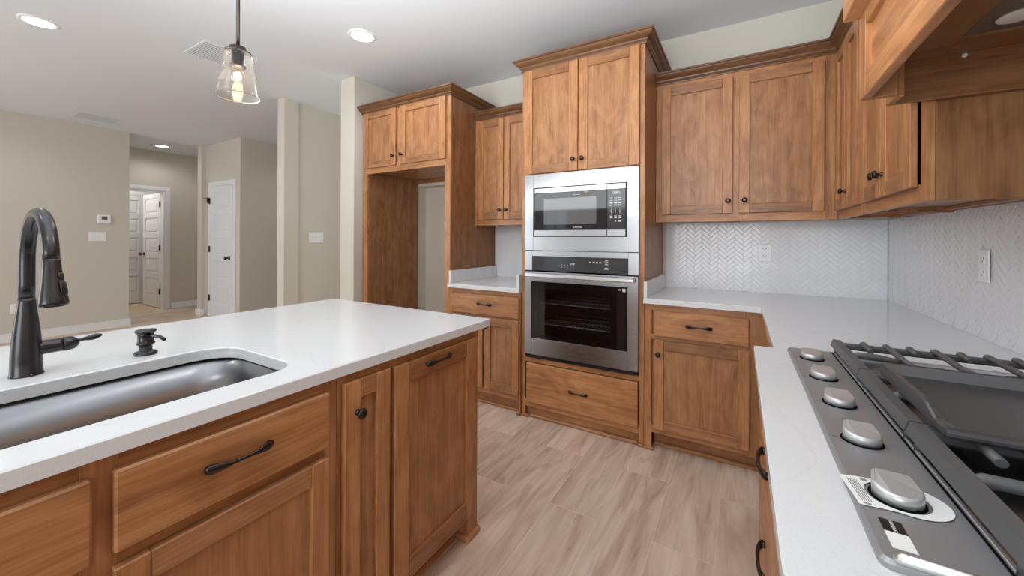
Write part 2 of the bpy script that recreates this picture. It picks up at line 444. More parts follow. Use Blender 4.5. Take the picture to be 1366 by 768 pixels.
def pull(F, u, z, parent, half=0.062, d=0.0205):
    mb = MB(); n = 22; pts = []; rad = []
    for i in range(n + 1):
        t = -1 + 2 * i / n; e = abs(t)
        out = 0.005 + 0.0135 * (1 - e ** 3.4)
        pts.append(fp(F, u + half * t, d + out - 0.002, z))
        wv = 0.0042 + 0.0062 * max(0, min(1, (e - 0.30) / 0.5)) * (1 - max(0, (e - 0.86) / 0.14) ** 2 * 0.6)
        rad.append((wv, 0.0038 + 0.0012 * e))
    mb.sweep(pts, rad, (0, 0, 1), 12)
    for sgn in (-1, 1):
        mb.lathe([(0.0075, -0.0005), (0.0075, 0.003), (0.006, 0.007), (0.0055, 0.0095)], fp(F, u + sgn * half * 0.9, d, z), fdir(F), 14)
    return mb.build('pull_handle', BRONZE, parent)
def frame_part(F, pieces, parent, name='face_frame', d0=-0.019, d1=0.0):
    mb = MB()
    for (u0, u1, z0, z1, g) in pieces: fb(mb, F, u0, u1, d0, d1, z0, z1, g, 0.001, random.uniform(0.97, 1.06))
    return mb.build(name, WOOD, parent)
CROWN = [(0.0, 0.0), (0.008, 0.0), (0.010, 0.006), (0.007, 0.010), (0.010, 0.014), (0.016, 0.020), (0.018, 0.028), (0.026, 0.034),
         (0.040, 0.046), (0.046, 0.054), (0.047, 0.060), (0.055, 0.062), (0.056, 0.073), (0.0, 0.073)]
def crown(path, z, parent, h=0.073, out=0.056):
    """path = list of (x, y) along the cabinet top ; the profile swells to the right-hand side of the path"""
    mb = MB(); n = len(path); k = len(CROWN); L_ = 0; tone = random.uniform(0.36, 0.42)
    P = [Vector(p) for p in path]
    for i, p in enumerate(P):
        d1 = (P[i] - P[i - 1]).normalized() if i else None
        d2 = (P[i + 1] - P[i]).normalized() if i < n - 1 else None
        n1 = Vector((d1.y, -d1.x)) if d1 else None; n2 = Vector((d2.y, -d2.x)) if d2 else None
        if n1 is None: m = n2
        elif n2 is None: m = n1
        else: m = (n1 + n2).normalized(); m = m / m.dot(n1)
        for (o, hh) in CROWN:
            q = p + m * (o * out / 0.056); mb.v.append((q.x, q.y, z + hh * h / 0.073))
    for i in range(n - 1):
        seg = (P[i + 1] - P[i]).length
        for j in range(k):
            j2 = (j + 1) % k
            a, b, c, d = i * k + j, (i + 1) * k + j, (i + 1) * k + j2, i * k + j2
            v0 = j * 0.02; mb.face([a, b, c, d], [(L_, v0), (L_ + seg, v0), (L_ + seg, v0 + 0.012), (L_, v0 + 0.012)], tone)
        L_ += seg
    mb.face(list(range(k)), None, tone); mb.face([(n - 1) * k + j for j in range(k)][::-1], None, tone)
    return mb.build('crown_molding', WOOD, parent)

# ================================================================== THE SETTING
CZ = 2.73; XR = 0.75; YB = 3.06
mb = MB(); mb.box(-8.75, 0.9, -3.8, 6.2, -0.08, 0.0, b=0); struct('floor', mb, FLOOR)
mb = MB(); mb.box(-10.6, -8.7505, 1.4, 3.6, -0.08, 0.001, b=0); struct('floor_utility', mb, TANFLOOR)
mb = MB(); mb.box(-10.6, 0.9, -3.8, 6.2, CZ, CZ + 0.1, b=0); struct('ceiling', mb, CEIL)
mb = MB(); mb.box(XR, XR + 0.12, -3.8, YB, 0, CZ, b=0); struct('wall_right', mb, WALL)
# back wall with the recess behind the refrigerator bay
RX0, RX1, RY, RZ = -2.975, -2.02, 3.185, 1.80
mb = MB()
mb.box(RX1, 0.87, YB, YB + 0.25, 0, CZ, b=0); mb.box(-3.04, RX0, YB, YB + 0.25, 0, CZ, b=0)
mb.box(RX0, RX1, YB, YB + 0.25, RZ, CZ, b=0); mb.box(RX0, RX1, RY, YB + 0.25, 0, RZ, b=0)
struct('wall_back', mb, WALL)
mb = MB(); mb.box(-3.233, -3.042, 2.316, 6.2, 0, CZ, b=0.002); struct('wall_partition', mb, WALL)
mb = MB(); mb.box(-4.262, -4.135, 2.295, 2.45, 0, CZ, b=0.002); mb.box(-4.262, -4.18, 2.451, 6.2, 0, CZ, b=0); struct('wall_passage', mb, WALL)
mb = MB(); mb.box(-7.46, -6.36, 2.89, 6.2, 0, CZ, b=0.002); mb.box(-7.59, -7.455, 2.83, 3.4, 0, CZ, b=0.002); struct('wall_closet', mb, WALL)
mb = MB(); mb.box(-7.57, -7.45, -3.8, 1.98, 0, CZ, b=0.002); mb.box(-8.65, -7.571, 1.86, 1.98, 0, CZ, b=0); struct('wall_left', mb, WALL)
mb = MB(); OY0, OY1 = 2.03, 2.755
mb.box(-8.77, -8.65, 1.4, OY0, 0, CZ, b=0); mb.box(-8.77, -8.65, OY1, 3.6, 0, CZ, b=0); mb.box(-8.77, -8.65, OY0, OY1, 2.045, CZ, b=0)
struct('wall_hall', mb, WALL)
mb = MB(); mb.box(-8.65, -7.59, 3.3, 3.4, 0, CZ, b=0); struct('wall_hall_side', mb, WALL)
mb = MB(); mb.box(-10.0, -9.88, 1.4, 3.6, 0, CZ, b=0); mb.box(-9.88, -8.77, 1.4, 1.5, 0, CZ, b=0); mb.box(-9.88, -8.77, 3.5, 3.6, 0, CZ, b=0)
struct('wall_utility', mb, WALL)
mb = MB(); mb.box(-6.36, -3.04, 6.1, 6.2, 0, CZ, b=0); struct('wall_far', mb, WALL)
# wall behind the camera with its glazed openings
WINS = [(-1.5, 0.4, 0.35, 2.25), (-4.1, -3.45, 0.2, 1.95), (-6.9, -4.7, 0.35, 2.25)]
mb = MB(); xs = sorted([-7.45] + [a for q in WINS for a in q[:2]] + [XR])
for a, b_ in zip(xs[:-1], xs[1:]):
    hit = [q for q in WINS if abs(q[0] - a) < 1e-6 and abs(q[1] - b_) < 1e-6]
    if hit:
        q = hit[0]; mb.box(a, b_, -3.72, -3.6, 0, q[2], b=0); mb.box(a, b_, -3.72, -3.6, q[3], CZ, b=0)
    else: mb.box(a, b_, -3.72, -3.6, 0, CZ, b=0)
struct('wall_front', mb, WALL)
for i, (a, b_, z0, z1) in enumerate(WINS):
    mb = MB(); t = 0.05
    mb.box(a, a + t, -3.7, -3.62, z0, z1); mb.box(b_ - t, b_, -3.7, -3.62, z0, z1); mb.box(a + t, b_ - t, -3.7, -3.62, z0, z0 + t); mb.box(a + t, b_ - t, -3.7, -3.62, z1 - t, z1)
    m_ = (a + b_) / 2; mb.box(m_ - 0.02, m_ + 0.02, -3.69, -3.63, z0 + t, z1 - t)
    wf = struct('window_%d' % (i + 1), mb, TRIM)
    g = MB(); g.box(a + t, b_ - t, -3.663, -3.657, z0 + t, z1 - t, b=0); struct('window_pane', g, WINGLASS, wf)

# baseboards
def baseb(name, segs, h=0.105):
    mb = MB()
    for (x0, x1, y0, y1) in segs:
        mb.box(x0, x1, y0, y1, 0.0005, h - 0.012, b=0.001)
        xi0, xi1, yi0, yi1 = x0, x1, y0, y1
        mb.box(xi0, xi1, yi0, yi1, h - 0.0118, h, b=0.005)
    struct(name, mb, TRIM)
baseb('baseboard_left', [(-7.4495, -7.433, -3.5, 1.998), (-7.4495, -7.58, 1.9805, 1.998)])
baseb('baseboard_hall', [(-8.6495, -8.633, 2.845, 3.3)])
baseb('baseboard_closet', [(-7.61, -7.44, 2.813, 2.8295), (-7.4595, -7.442, 2.83, 2.872), (-6.37, -6.343, 2.89, 6.0), (-6.49, -6.343, 2.873, 2.8895)])
baseb('baseboard_passage', [(-4.28, -4.118, 2.278, 2.2945), (-4.1345, -4.118, 2.295, 2.45), (-4.1795, -4.163, 2.46, 6.0)])
baseb('baseboard_partition', [(-3.25, -3.025, 2.299, 2.3155), (-3.0415, -3.025, 2.3165, 2.39)])

# white panelled doors: front plane F, slab between u0..u1
def panel_door(name, F, u0, u1, h, hinge_u, knob_u, th=0.035, both=False):
    mb = MB(); fb(mb, F, u0, u1, -th, -0.011, 0.012, h, 'z', 0.001, 1)
    wdt = u1 - u0; st = min(0.115, wdt * 0.17)
    zs = [0.012, 0.22, 0.52, 0.62, 0.88, 0.98, 1.24, 1.34, 1.60, 1.69, 1.95, h]
    zs = [z * h / 2.035 if z > 0.1 else z for z in zs]; zs[-1] = h
    for a, b_ in ((u0, u0 + st), (u1 - st, u1)): fb(mb, F, a, b_, -0.011, 0, 0.012, h, 'z', 0.002, 1)
    for i in range(0, 12, 2): fb(mb, F, u0 + st, u1 - st, -0.011, 0, zs[i], zs[i + 1], 'z', 0.002, 1)
    for i in range(1, 11, 2): fb(mb, F, u0 + st + 0.03, u1 - st - 0.03, -0.0112, -0.003, zs[i] + 0.028, zs[i + 1] - 0.028, 'z', 0.006, 1)
    d = struct(name, mb, DOORW)
    hs = 1 if hinge_u > (u0 + u1) / 2 else -1
    for z in (0.30, 1.07, 1.83):
        hb = MB(); fb(hb, F, hinge_u - 0.018, hinge_u + 0.018, -0.004, 0.004, z - 0.045, z + 0.045, 'z', 0.001, 1)
        p0 = fp(F, hinge_u, 0.008, z - 0.05); p1 = fp(F, hinge_u, 0.008, z + 0.05); hb.sweep([p0, p1], 0.007, (1, 0, 0) if F[0] == 'y' else (0, 1, 0), 10)
        struct('hinge', hb, BRONZE, d)
    kb = MB()
    kb.lathe([(0.032, 0.0), (0.032, 0.006), (0.024, 0.012), (0.011, 0.016), (0.010, 0.032), (0.020, 0.038), (0.028, 0.048), (0.028, 0.056), (0.020, 0.066), (0.008, 0.069)], fp(F, knob_u, 0, 0.945), fdir(F), 18)
    struct('door_knob', kb, BRONZE, d)
    return d
def casing(name, F, u0, u1, h, wd=0.075):
    mb = MB()
    for a, b_ in ((u0 - wd, u0), (u1, u1 + wd)):
        fb(mb, F, a, b_, 0.0005, 0.012, 0.001, h + wd, 'z', 0.002, 1); fb(mb, F, a + 0.012, b_ - 0.012, 0.012, 0.018, 0.001, h + 0.012, 'z', 0.003, 1)
    fb(mb, F, u0, u1, 0.0005, 0.012, h, h + wd, 'z', 0.002, 1); fb(mb, F, u0 - wd + 0.012, u1 + wd - 0.012, 0.012, 0.018, h + 0.012, h + wd - 0.012, 'z', 0.003, 1)
    return struct(name, mb, TRIM)
FC = ('y', 2.89, -1)
casing('trim_1', FC, -7.262, -6.545, 2.05)
FC2 = ('y', 2.884, -1)
d1 = panel_door('door_1', ('y', 2.874, -1), -7.255, -6.552, 2.045, -7.275, -6.635, th=0.0152)
hb = MB(); hb.box(-7.285, -7.275, 2.835, 2.868, 1.80, 1.88); hb.box(-7.40, -7.275, 2.834, 2.842, 1.872, 1.882); struct('hinge_stop', hb, BRONZE, d1)
FH = ('x', -8.65, 1)
casing('trim_2', FH, OY0, OY1, 2.045)
mb = MB()   # jamb lining of the hall opening
mb.box(-8.775, -8.645, OY1 - 0.018, OY1 - 0.0005, 0.001, 2.044); mb.box(-8.775, -8.645, OY0 + 0.0005, OY0 + 0.018, 0.001, 2.044); mb.box(-8.775, -8.645, OY0 + 0.018, OY1 - 0.018, 2.027, 2.0445)
struct('trim_3', mb, TRIM)
# door standing open into the utility room, hinged on the right jamb
panel_door('door_2', ('y', 2.733, -1), -9.58, -8.805, 2.03, -8.79, -9.51)
# far door on the utility room's end wall
panel_door('door_3', ('x', -9.842, 1), 2.06, 2.86, 2.03, 2.875, 2.13)
casing('trim_4', ('x', -9.8795, 1), 2.05, 2.87, 2.04)

# ================================================================== ISLAND
FI = ('x', -0.965, 1)
def island_unit(loc, label): return thing('island_cabinet', loc, label, 'cabinet', 'island cabinets')
IB = -1.62        # back of the island carcass
u1 = island_unit((-1.3, 0.21, 0), 'stained maple island sink cabinet below the steel sink, with drawer fronts and a bow pull')
mb = MB(); mb.box(IB, -0.985, -0.255, -0.237, 0.1, 0.869); mb.box(IB, -0.985, 0.663, 0.681, 0.1, 0.869); mb.box(IB, IB + 0.018, -0.237, 0.663, 0.1, 0.869)
mb.box(IB + 0.018, -0.985, -0.237, 0.663, 0.1, 0.118); mb.build('carcass', WOOD, u1)
frame_part(FI, [(-0.255, -0.19, 0.09, 0.869, 'z'), (0.195, 0.243, 0.09, 0.869, 'z'), (0.640, 0.681, 0.09, 0.869, 'z'),
                (-0.19, 0.195, 0.82, 0.869, 'u'), (0.243, 0.640, 0.82, 0.869, 'u'), (-0.19, 0.195, 0.655, 0.70, 'u'), (0.243, 0.640, 0.655, 0.70, 'u'),
                (-0.19, 0.195, 0.09, 0.13, 'u'), (0.243, 0.640, 0.09, 0.13, 'u')], u1)
slab_front(FI, -0.205, 0.207, 0.690, 0.838, u1)
dr = slab_front(FI, 0.234, 0.649, 0.690, 0.838, u1); pull(FI, 0.432, 0.772, dr, 0.066)
shaker(FI, -0.205, 0.207, 0.118, 0.664, u1, sw=0.05); dd = shaker(FI, 0.234, 0.649, 0.118, 0.664, u1, sw=0.05, rw=0.055)
knob(FI, 0.262, 0.60, dd)
u2 = island_unit((-1.3, 0.78, 0), 'narrow maple island cabinet with one tall slim door and round knob')
mb = MB(); mb.box(IB, -0.985, 0.6825, 0.70, 0.1, 0.869); mb.box(IB, -0.985, 0.849, 0.867, 0.1, 0.869); mb.box(IB, IB + 0.018, 0.70, 0.849, 0.1, 0.869); mb.box(IB + 0.018, -0.985, 0.70, 0.849, 0.1, 0.118); mb.build('carcass', WOOD, u2)
frame_part(FI, [(0.6825, 0.715, 0.09, 0.869, 'z'), (0.835, 0.867, 0.09, 0.869, 'z'), (0.715, 0.835, 0.82, 0.869, 'u'), (0.715, 0.835, 0.09, 0.13, 'u')], u2)
dd = shaker(FI, 0.695, 0.857, 0.118, 0.843, u2, sw=0.052, rw=0.055); knob(FI, 0.735, 0.752, dd)
u3 = island_unit((-1.3, 1.11, 0), 'wide maple panel cabinet at the island end with bow pull on top rail')
mb = MB(); mb.box(IB, -0.985, 0.8685, 0.886, 0.1, 0.869); mb.box(IB, -0.985, 1.335, 1.354, 0.1, 0.869); mb.box(IB, IB + 0.018, 0.886, 1.335, 0.1, 0.869); mb.box(IB + 0.018, -0.985, 0.886, 1.335, 0.1, 0.118); mb.build('carcass', WOOD, u3)
frame_part(FI, [(0.8685, 0.905, 0.09, 0.869, 'z'), (1.29, 1.354, 0.0, 0.869, 'z'), (0.905, 1.29, 0.825, 0.869, 'u'), (0.905, 1.29, 0.09, 0.13, 'u')], u3)
dd = shaker(FI, 0.876, 1.319, 0.118, 0.840, u3, sw=0.064, rw=0.066); pull(FI, 1.083, 0.812, dd, 0.066)
mb = MB(); mb.box(-1.02, -0.984, 1.285, 1.354, 0.0, 0.10); mb.box(-1.03, -0.953, 1.272, 1.366, 0.0, 0.028, b=0.006, g='y'); mb.build('foot', WOOD, u3)
u4 = thing('island_cabinet', (-1.3, -0.6, 0), 'maple island cabinet continuing beyond the sink cabinet, left of view', 'cabinet', 'island cabinets')
mb = MB(); mb.box(IB, -0.966, -0.95, -0.257, 0.09, 0.869); mb.build('carcass', WOOD, u4)
shaker(FI, -0.93, -0.61, 0.118, 0.838, u4); shaker(FI, -0.60, -0.28, 0.118, 0.838, u4)
tk = MB(); tk.box(-1.05, -1.032, -0.94, 1.27, 0.0, 0.088, 'y'); tk.box(-1.0315, -1.014, -0.94, 1.268, 0.0, 0.02, 'y', b=0.006)
tag(tk.build('toe_kick_board', WOOD), 'recessed maple toe kick running under the island cabinets', 'toe kick')
bk = MB(); bk.box(IB - 0.022, IB - 0.001, -0.95, 1.354, 0.0, 0.869); tag(bk.build('island_back_panel', WOOD), 'maple panel closing the far side of the island', 'panel')

# ---- slab with an optional hole
def slab(name, outer, z0, z1, c=0.003, hole=None, loc=None, m=QUARTZ):
    bm = bmesh.new()
    A = sum(outer[i][0] * outer[(i + 1) % len(outer)][1] - outer[(i + 1) % len(outer)][0] * outer[i][1] for i in range(len(outer)))
    if A < 0: outer = outer[::-1]
    o0 = Vector(loc) if loc else Vector(((min(p[0] for p in outer) + max(p[0] for p in outer)) / 2, (min(p[1] for p in outer) + max(p[1] for p in outer)) / 2, z0))
    def ring(pl, z): return [bm.verts.new((p[0] - o0.x, p[1] - o0.y, z - o0.z)) for p in pl]
    def strip(a, b):
        for i in range(len(a)):
            j = (i + 1) % len(a)
            bm.faces.new([a[i], a[j], b[j], b[i]])
    sets = []
    rb, rm, rt = ring(outer, z0), ring(outer, z1 - c), ring(offset(outer, -c), z1)
    strip(rb, rm); strip(rm, rt); bots, tops = [rb], [rt]
    if hole:
        hb, hm, ht = ring(hole, z0), ring(hole, z1 - c), ring(offset(hole, c), z1)
        strip(hb, hm); strip(hm, ht); bots.append(hb); tops.append(ht)
    for loops in (bots, tops):
        ed = []
        for lp in loops:
            for i in range(len(lp)):
                ed.append(bm.edges.get((lp[i], lp[(i + 1) % len(lp)])))
        bmesh.ops.triangle_fill(bm, use_beauty=True, use_dissolve=False, edges=ed)
    bmesh.ops.recalc_face_normals(bm, faces=bm.faces[:])
    me = bpy.data.meshes.new(name); bm.to_mesh(me); bm.free(); me.materials.append(m)
    o = bpy.data.objects.new(name, me); C.objects.link(o); o.location = o0; WLOC[o.name] = o0; return o
CT = 0.902; CB = 0.872
SINK = rrect(-1.445, -1.042, -0.17, 0.620, (0.075, 0.075, 0.075, 0.095), 9)
isl = slab('island_countertop', rrect(-2.02, -0.942, -1.0, 1.413, 0.006, 3), CB - 0.002, CT, 0.003, SINK)
tag(isl, 'white quartz island countertop with a cutout around the sink', 'countertop')

# ---- sink
def ringsurf(mb, rings, mi=0):
    idx = []
    for pl, z in rings:
        idx.append(len(mb.v)); mb.v += [(p[0], p[1], z) for p in pl]
    n = len(rings[0][0])
    for a, b_ in zip(idx[:-1], idx[1:]):
        for k in range(n):
            k2 = (k + 1) % n; mb.face([a + k, a + k2, b_ + k2, b_ + k], smooth=True, mi=mi)
    return idx
sk = thing('kitchen_sink', (-1.24, 0.22, 0.66), 'brushed stainless undermount sink set into the island countertop', 'sink')
mb = MB(); SO = offset(SINK, 0.004)
zt = CB - 0.003
rings = [(offset(SINK, 0.022), zt - 0.002), (offset(SINK, 0.022), zt), (SO, zt)]
for k in range(1, 7):
    a = k / 6 * math.pi / 2
    if k == 1: rings.append((offset(SO, -0.006), 0.70))
    rings.append((offset(SO, -0.006 - 0.035 * (1 - math.cos(a))), 0.70 - 0.03 * math.sin(a)))
idx = ringsurf(mb, rings); mb.face([idx[-1] + k for k in range(len(SINK))], mi=0)
# outside shell
rings2 = [(offset(SINK, 0.022), zt - 0.002), (offset(SO, 0.002), zt - 0.002), (offset(SO, -0.002), 0.70), (offset(SO, -0.037), 0.664)]
idx2 = ringsurf(mb, rings2); mb.face([idx2[-1] + k for k in range(len(SINK))])
mb.build('basin', STEEL_SINK, sk)
mb = MB(); mb.lathe([(0.055, 0), (0.055, 0.003), (0.045, 0.004), (0.040, -0.002 + 0.003), (0.012, 0.002)], (-1.30, 0.22, 0.671), (0, 0, 1), 24); mb.build('drain', STEEL_BRIGHT, sk)

# ---- faucet
FX, FY = -1.548, 0.222
fa = thing('kitchen_faucet', (FX, FY, CT), 'dark gunmetal pull-down faucet with curved neck standing behind the sink', 'faucet')
mb = MB(); mb.lathe([(0.0295, 0), (0.0295, 0.003), (0.0278, 0.006), (0.0272, 0.035), (0.0262, 0.065), (0.0238, 0.10), (0.0205, 0.135), (0.0172, 0.165), (0.0152, 0.185), (0.0147, 0.194)], (FX, FY, CT), (0, 0, 1), 28)
mb.build('body', GUNMETAL, fa)
mb = MB(); R = 0.119; cz = 1.186; pts = [(FX, FY, 1.097), (FX, FY, 1.13), (FX, FY, 1.16)]
for k in range(0, 19):
    a = math.pi - math.pi * k / 18 * 0.97; pts.append((FX + R + R * math.cos(a), FY, cz + R * math.sin(a)))
mb.sweep(pts, [0.0142] * 3 + [0.0142 - 0.0008 * k / 18 for k in range(19)], (0, 1, 0), 20); mb.build('spout', GUNMETAL, fa)
tip = Vector(pts[-1]); dirn = (Vector(pts[-1]) - Vector(pts[-2])).normalized(); dirn = (dirn + Vector((0.05, 0.0, 0))).normalized()
mb = MB(); mb.lathe([(0.0136, -0.002), (0.0140, 0.0), (0.0142, 0.001), (0.0150, 0.02), (0.0172, 0.045), (0.0205, 0.072), (0.0228, 0.090), (0.0232, 0.096), (0.0215, 0.1), (0.017, 0.101), (0.0165, 0.098)], tip, dirn, 28)
sh = mb.build('spray_head', GUNMETAL, fa)
a_out = Vector((0.75, 0.66, 0)).normalized()
def on_head(h, r): return tip + dirn * h + a_out * r
side = dirn.cross(a_out)
mb = MB(); mb.sweep([on_head(0.026, 0.0150), on_head(0.029, 0.0165), on_head(0.035, 0.0172), on_head(0.039, 0.0170)], [(0.004, 0.001), (0.0065, 0.002), (0.0065, 0.002), (0.004, 0.001)], side, 12)
mb.sweep([on_head(0.044, 0.0168), on_head(0.047, 0.0185), on_head(0.064, 0.0208), on_head(0.074, 0.0215), on_head(0.078, 0.0210)], [(0.005, 0.001), (0.0075, 0.002), (0.0085, 0.002), (0.0075, 0.002), (0.004, 0.001)], side, 12)
mb.build('spray_button', BLACK, sh)
mb = MB(); hz = 0.966
mb.lathe([(0.0185, 0.005), (0.0182, 0.03), (0.0172, 0.050), (0.0172, 0.0585)], (FX, FY, hz), (0, 1, 0), 22)
mb.lathe([(0.0172, 0.0600), (0.0186, 0.0625), (0.0186, 0.071), (0.0165, 0.080), (0.0105, 0.087), (0.0055, 0.090)], (FX, FY, hz), (0, 1, 0), 22)
mb.sweep([(FX, FY + 0.086, hz + 0.003), (FX, FY + 0.094, hz + 0.005), (FX + 0.001, FY + 0.101, hz + 0.006), (FX + 0.002, FY + 0.112, hz + 0.007), (FX + 0.003, FY + 0.124, hz + 0.009), (FX + 0.004, FY + 0.133, hz + 0.011)],
         [0.006, 0.0042, 0.0050, (0.0082, 0.0085), (0.0074, 0.008), 0.003], (0, 0, 1), 14)
mb.build('lever_handle', GUNMETAL, fa)
text_mesh('base_mark', '-', 0.012, STEEL_BRIGHT, fa, (FX + 0.0282, FY + 0.004, CT + 0.0055), (0, 1, 0), (0, 0, 1))

# ---- soap dispenser
SX, SY = -1.527, 0.443
so = thing('soap_dispenser', (SX, SY, CT), 'short gunmetal soap dispenser with flat cap beside the faucet', 'soap dispenser')
mb = MB(); mb.lathe([(0.0265, 0), (0.0272, 0.004), (0.0255, 0.008), (0.017, 0.011), (0.0155, 0.013), (0.0155, 0.027), (0.0185, 0.029), (0.0218, 0.032), (0.0218, 0.035), (0.0185, 0.038), (0.0185, 0.058), (0.0195, 0.061)], (SX, SY, CT), (0, 0, 1), 26); mb.build('body', GUNMETAL, so)
mb = MB(); mb.lathe([(0.0185, 0.0612), (0.0245, 0.067), (0.0252, 0.070), (0.0235, 0.0725), (0.010, 0.0735)], (SX, SY, CT), (0, 0, 1), 26); mb.build('cap', GUNMETAL, so)
mb = MB(); mb.sweep([(SX + 0.015, SY, CT + 0.055), (SX + 0.045, SY + 0.006, CT + 0.060), (SX + 0.07, SY + 0.012, CT + 0.058), (SX + 0.088, SY + 0.016, CT + 0.052)], [0.0055, 0.005, 0.0048, 0.0045], (0, 0, 1), 12); mb.build('nozzle', GUNMETAL, so)

# ================================================================== OVEN TOWER
FT = ('y', 2.415, -1); TX0, TX1 = -1.337, -0.496
tw = thing('oven_cabinet', (-0.917, 2.74, 0), 'tall maple cabinet tower housing the microwave and wall oven', 'cabinet')
mb = MB()
mb.box(TX0, TX0 + 0.019, 2.434, YB - 0.001, 0.0, 2.44, tone=0.9); mb.box(TX0 + 0.019, TX1 - 0.019, YB - 0.02, YB - 0.001, 0.1, 2.44)
for z in (0.10, 0.405, 1.155, 1.698, 2.42): mb.box(TX0 + 0.019, TX1 - 0.019, 2.436, YB - 0.02, z, z + 0.016, 'x')
mb.build('carcass', WOOD, tw)
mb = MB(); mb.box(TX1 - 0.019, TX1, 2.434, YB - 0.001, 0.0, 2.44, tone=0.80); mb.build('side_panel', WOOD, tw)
frame_part(FT, [(TX0, -1.308, 0, 2.445, 'z'), (-0.525, TX1, 0, 2.445, 'z'), (-1.308, -0.525, 2.415, 2.445, 'u'), (-1.308, -0.525, 1.6975, 1.72, 'u'), (-1.308, -0.525, 0.39, 0.424, 'u'), (-1.308, -0.525, 0.075, 0.125, 'u')], tw)
dd = shaker(FT, -1.313, -0.918, 1.701, 2.425, tw, sw=0.062); knob(FT, -0.945, 1.774, dd)
dd = shaker(FT, -0.912, -0.525, 1.701, 2.425, tw, sw=0.062); knob(FT, -0.884, 1.774, dd)
dr = slab_front(FT, -1.290, -0.528, 0.112, 0.388, tw); pull(FT, -0.907, 0.246, dr, 0.064)
mb = MB(); mb.box(-1.308, -0.525, 2.436, 2.45, 0.0, 0.075, 'x', tone=0.85); mb.box(-1.276, -0.530, 2.416, 2.436, 0.0, 0.022, 'x', b=0.007); mb.build('toe_kick', WOOD, tw)
for ux in ((TX0 - 0.002, -1.276), (-0.53, TX1 + 0.002)):
    mb = MB(); mb.box(max(ux[0], TX0), min(ux[1], TX1), 2.402, 2.4148, 0.0, 0.02, 'x', b=0.005); mb.build('foot_shoe', WOOD, tw)
crown([(TX0, YB - 0.01), (TX0, 2.415), (TX1, 2.415), (TX1, YB - 0.01)], 2.430, tw, 0.073, 0.056)

# ---- microwave
FM = ('y', 2.4149, -1)
mw = thing('microwave_oven', (-0.92, 2.6, 1.172), 'stainless built-in microwave with black glass door in the tower, above the wall oven', 'microwave')
mb = MB(); z0, z1, x0, x1 = 1.173, 1.696, -1.312, -0.5265
ix0, ix1, iz0, iz1 = -1.243, -0.598, 1.266, 1.603
fb(mb, FM, x0, ix0, 0, 0.012, z0, z1); fb(mb, FM, ix1, x1, 0, 0.012, z0, z1); fb(mb, FM, ix0, ix1, 0, 0.012, iz1, z1, b=0.0005); fb(mb, FM, ix0, ix1, 0, 0.012, z0, iz0, b=0.0005)
mb.build('trim_kit', STEEL, mw)
mb = MB(); fb(mb, FM, ix0, ix1, -0.02, 0.004, iz0, iz1); mb.box(ix0, ix1, 2.436, 2.9, iz0 + 0.005, iz1 - 0.005); mb.build('housing', BLACK, mw)
mb = MB(); fb(mb, FM, -1.230, -0.722, 0.004, 0.016, 1.312, 1.563, b=0.001); dmw = mb.build('door', BLACKGLASS, mw)
for zz in ((1.564, 1.597), (1.272, 1.311)):
    mb = MB(); fb(mb, FM, -1.230, -0.722, 0.004, 0.017, zz[0], zz[1], b=0.001); mb.build('door_strip', STEEL, dmw)
mb = MB(); fb(mb, FM, -1.160, -0.790, 0.016, 0.0165, 1.348, 1.524, b=0.0002); mb.build('door_window', GREYGLASS, dmw)
text_mesh('logo', 'SAMSUNG', 0.0145, PRINT, dmw, (-0.916, 2.4149 - 0.0166, 1.328), (1, 0, 0), (0, 0, 1))
mb = MB(); fb(mb, FM, -0.95, -0.90, 0.016, 0.0164, 1.541, 1.543, b=0); mb.build('door_mark', PRINT, dmw)
cp = MB(); fb(cp, FM, -0.720, -0.606, 0.004, 0.016, 1.312, 1.563, b=0.001); cpo = cp.build('control_panel', GREYGLASS2, mw)
for zz in ((1.564, 1.597), (1.272, 1.311)):
    mb = MB(); fb(mb, FM, -0.720, -0.606, 0.004, 0.017, zz[0], zz[1], b=0.001); mb.build('panel_strip', STEEL, mw)
mb = MB(); fb(mb, FM, -0.689, -0.640, 0.016, 0.0164, 1.530, 1.552, b=0); dis = mb.build('clock_display', GREYGLASS, cpo)
text_mesh('clock_digits', '8:45', 0.016, LEDDISP, cpo, (-0.662, 2.4149 - 0.0166, 1.541), (1, 0, 0), (0, 0, 1))
mb = MB()
for r_, z in enumerate((1.508, 1.493, 1.477, 1.463)):
    for c_ in range(3):
        x = -0.694 + c_ * 0.027; fb(mb, FM, x - 0.009, x + 0.009, 0.016, 0.0163, z - (0.0016 if r_ < 2 else 0.0035), z + (0.0016 if r_ < 2 else 0.0035), b=0)
for z in (1.444, 1.431, 1.419, 1.407):
    for c_ in range(3):
        x = -0.694 + c_ * 0.027; fb(mb, FM, x - 0.002, x + 0.002, 0.016, 0.0163, z - 0.0025, z + 0.0025, b=0)
for z in (1.395, 1.384):
    for c_ in range(3):
        x = -0.694 + c_ * 0.027; fb(mb, FM, x - 0.008, x + 0.008, 0.016, 0.0163, z - 0.002, z + 0.002, b=0)
fb(mb, FM, -0.671, -0.663, 0.016, 0.0163, 1.361, 1.368, b=0); fb(mb, FM, -0.648, -0.634, 0.016, 0.0163, 1.360, 1.369, b=0)
mb.build('keypad', PRINT, cpo)

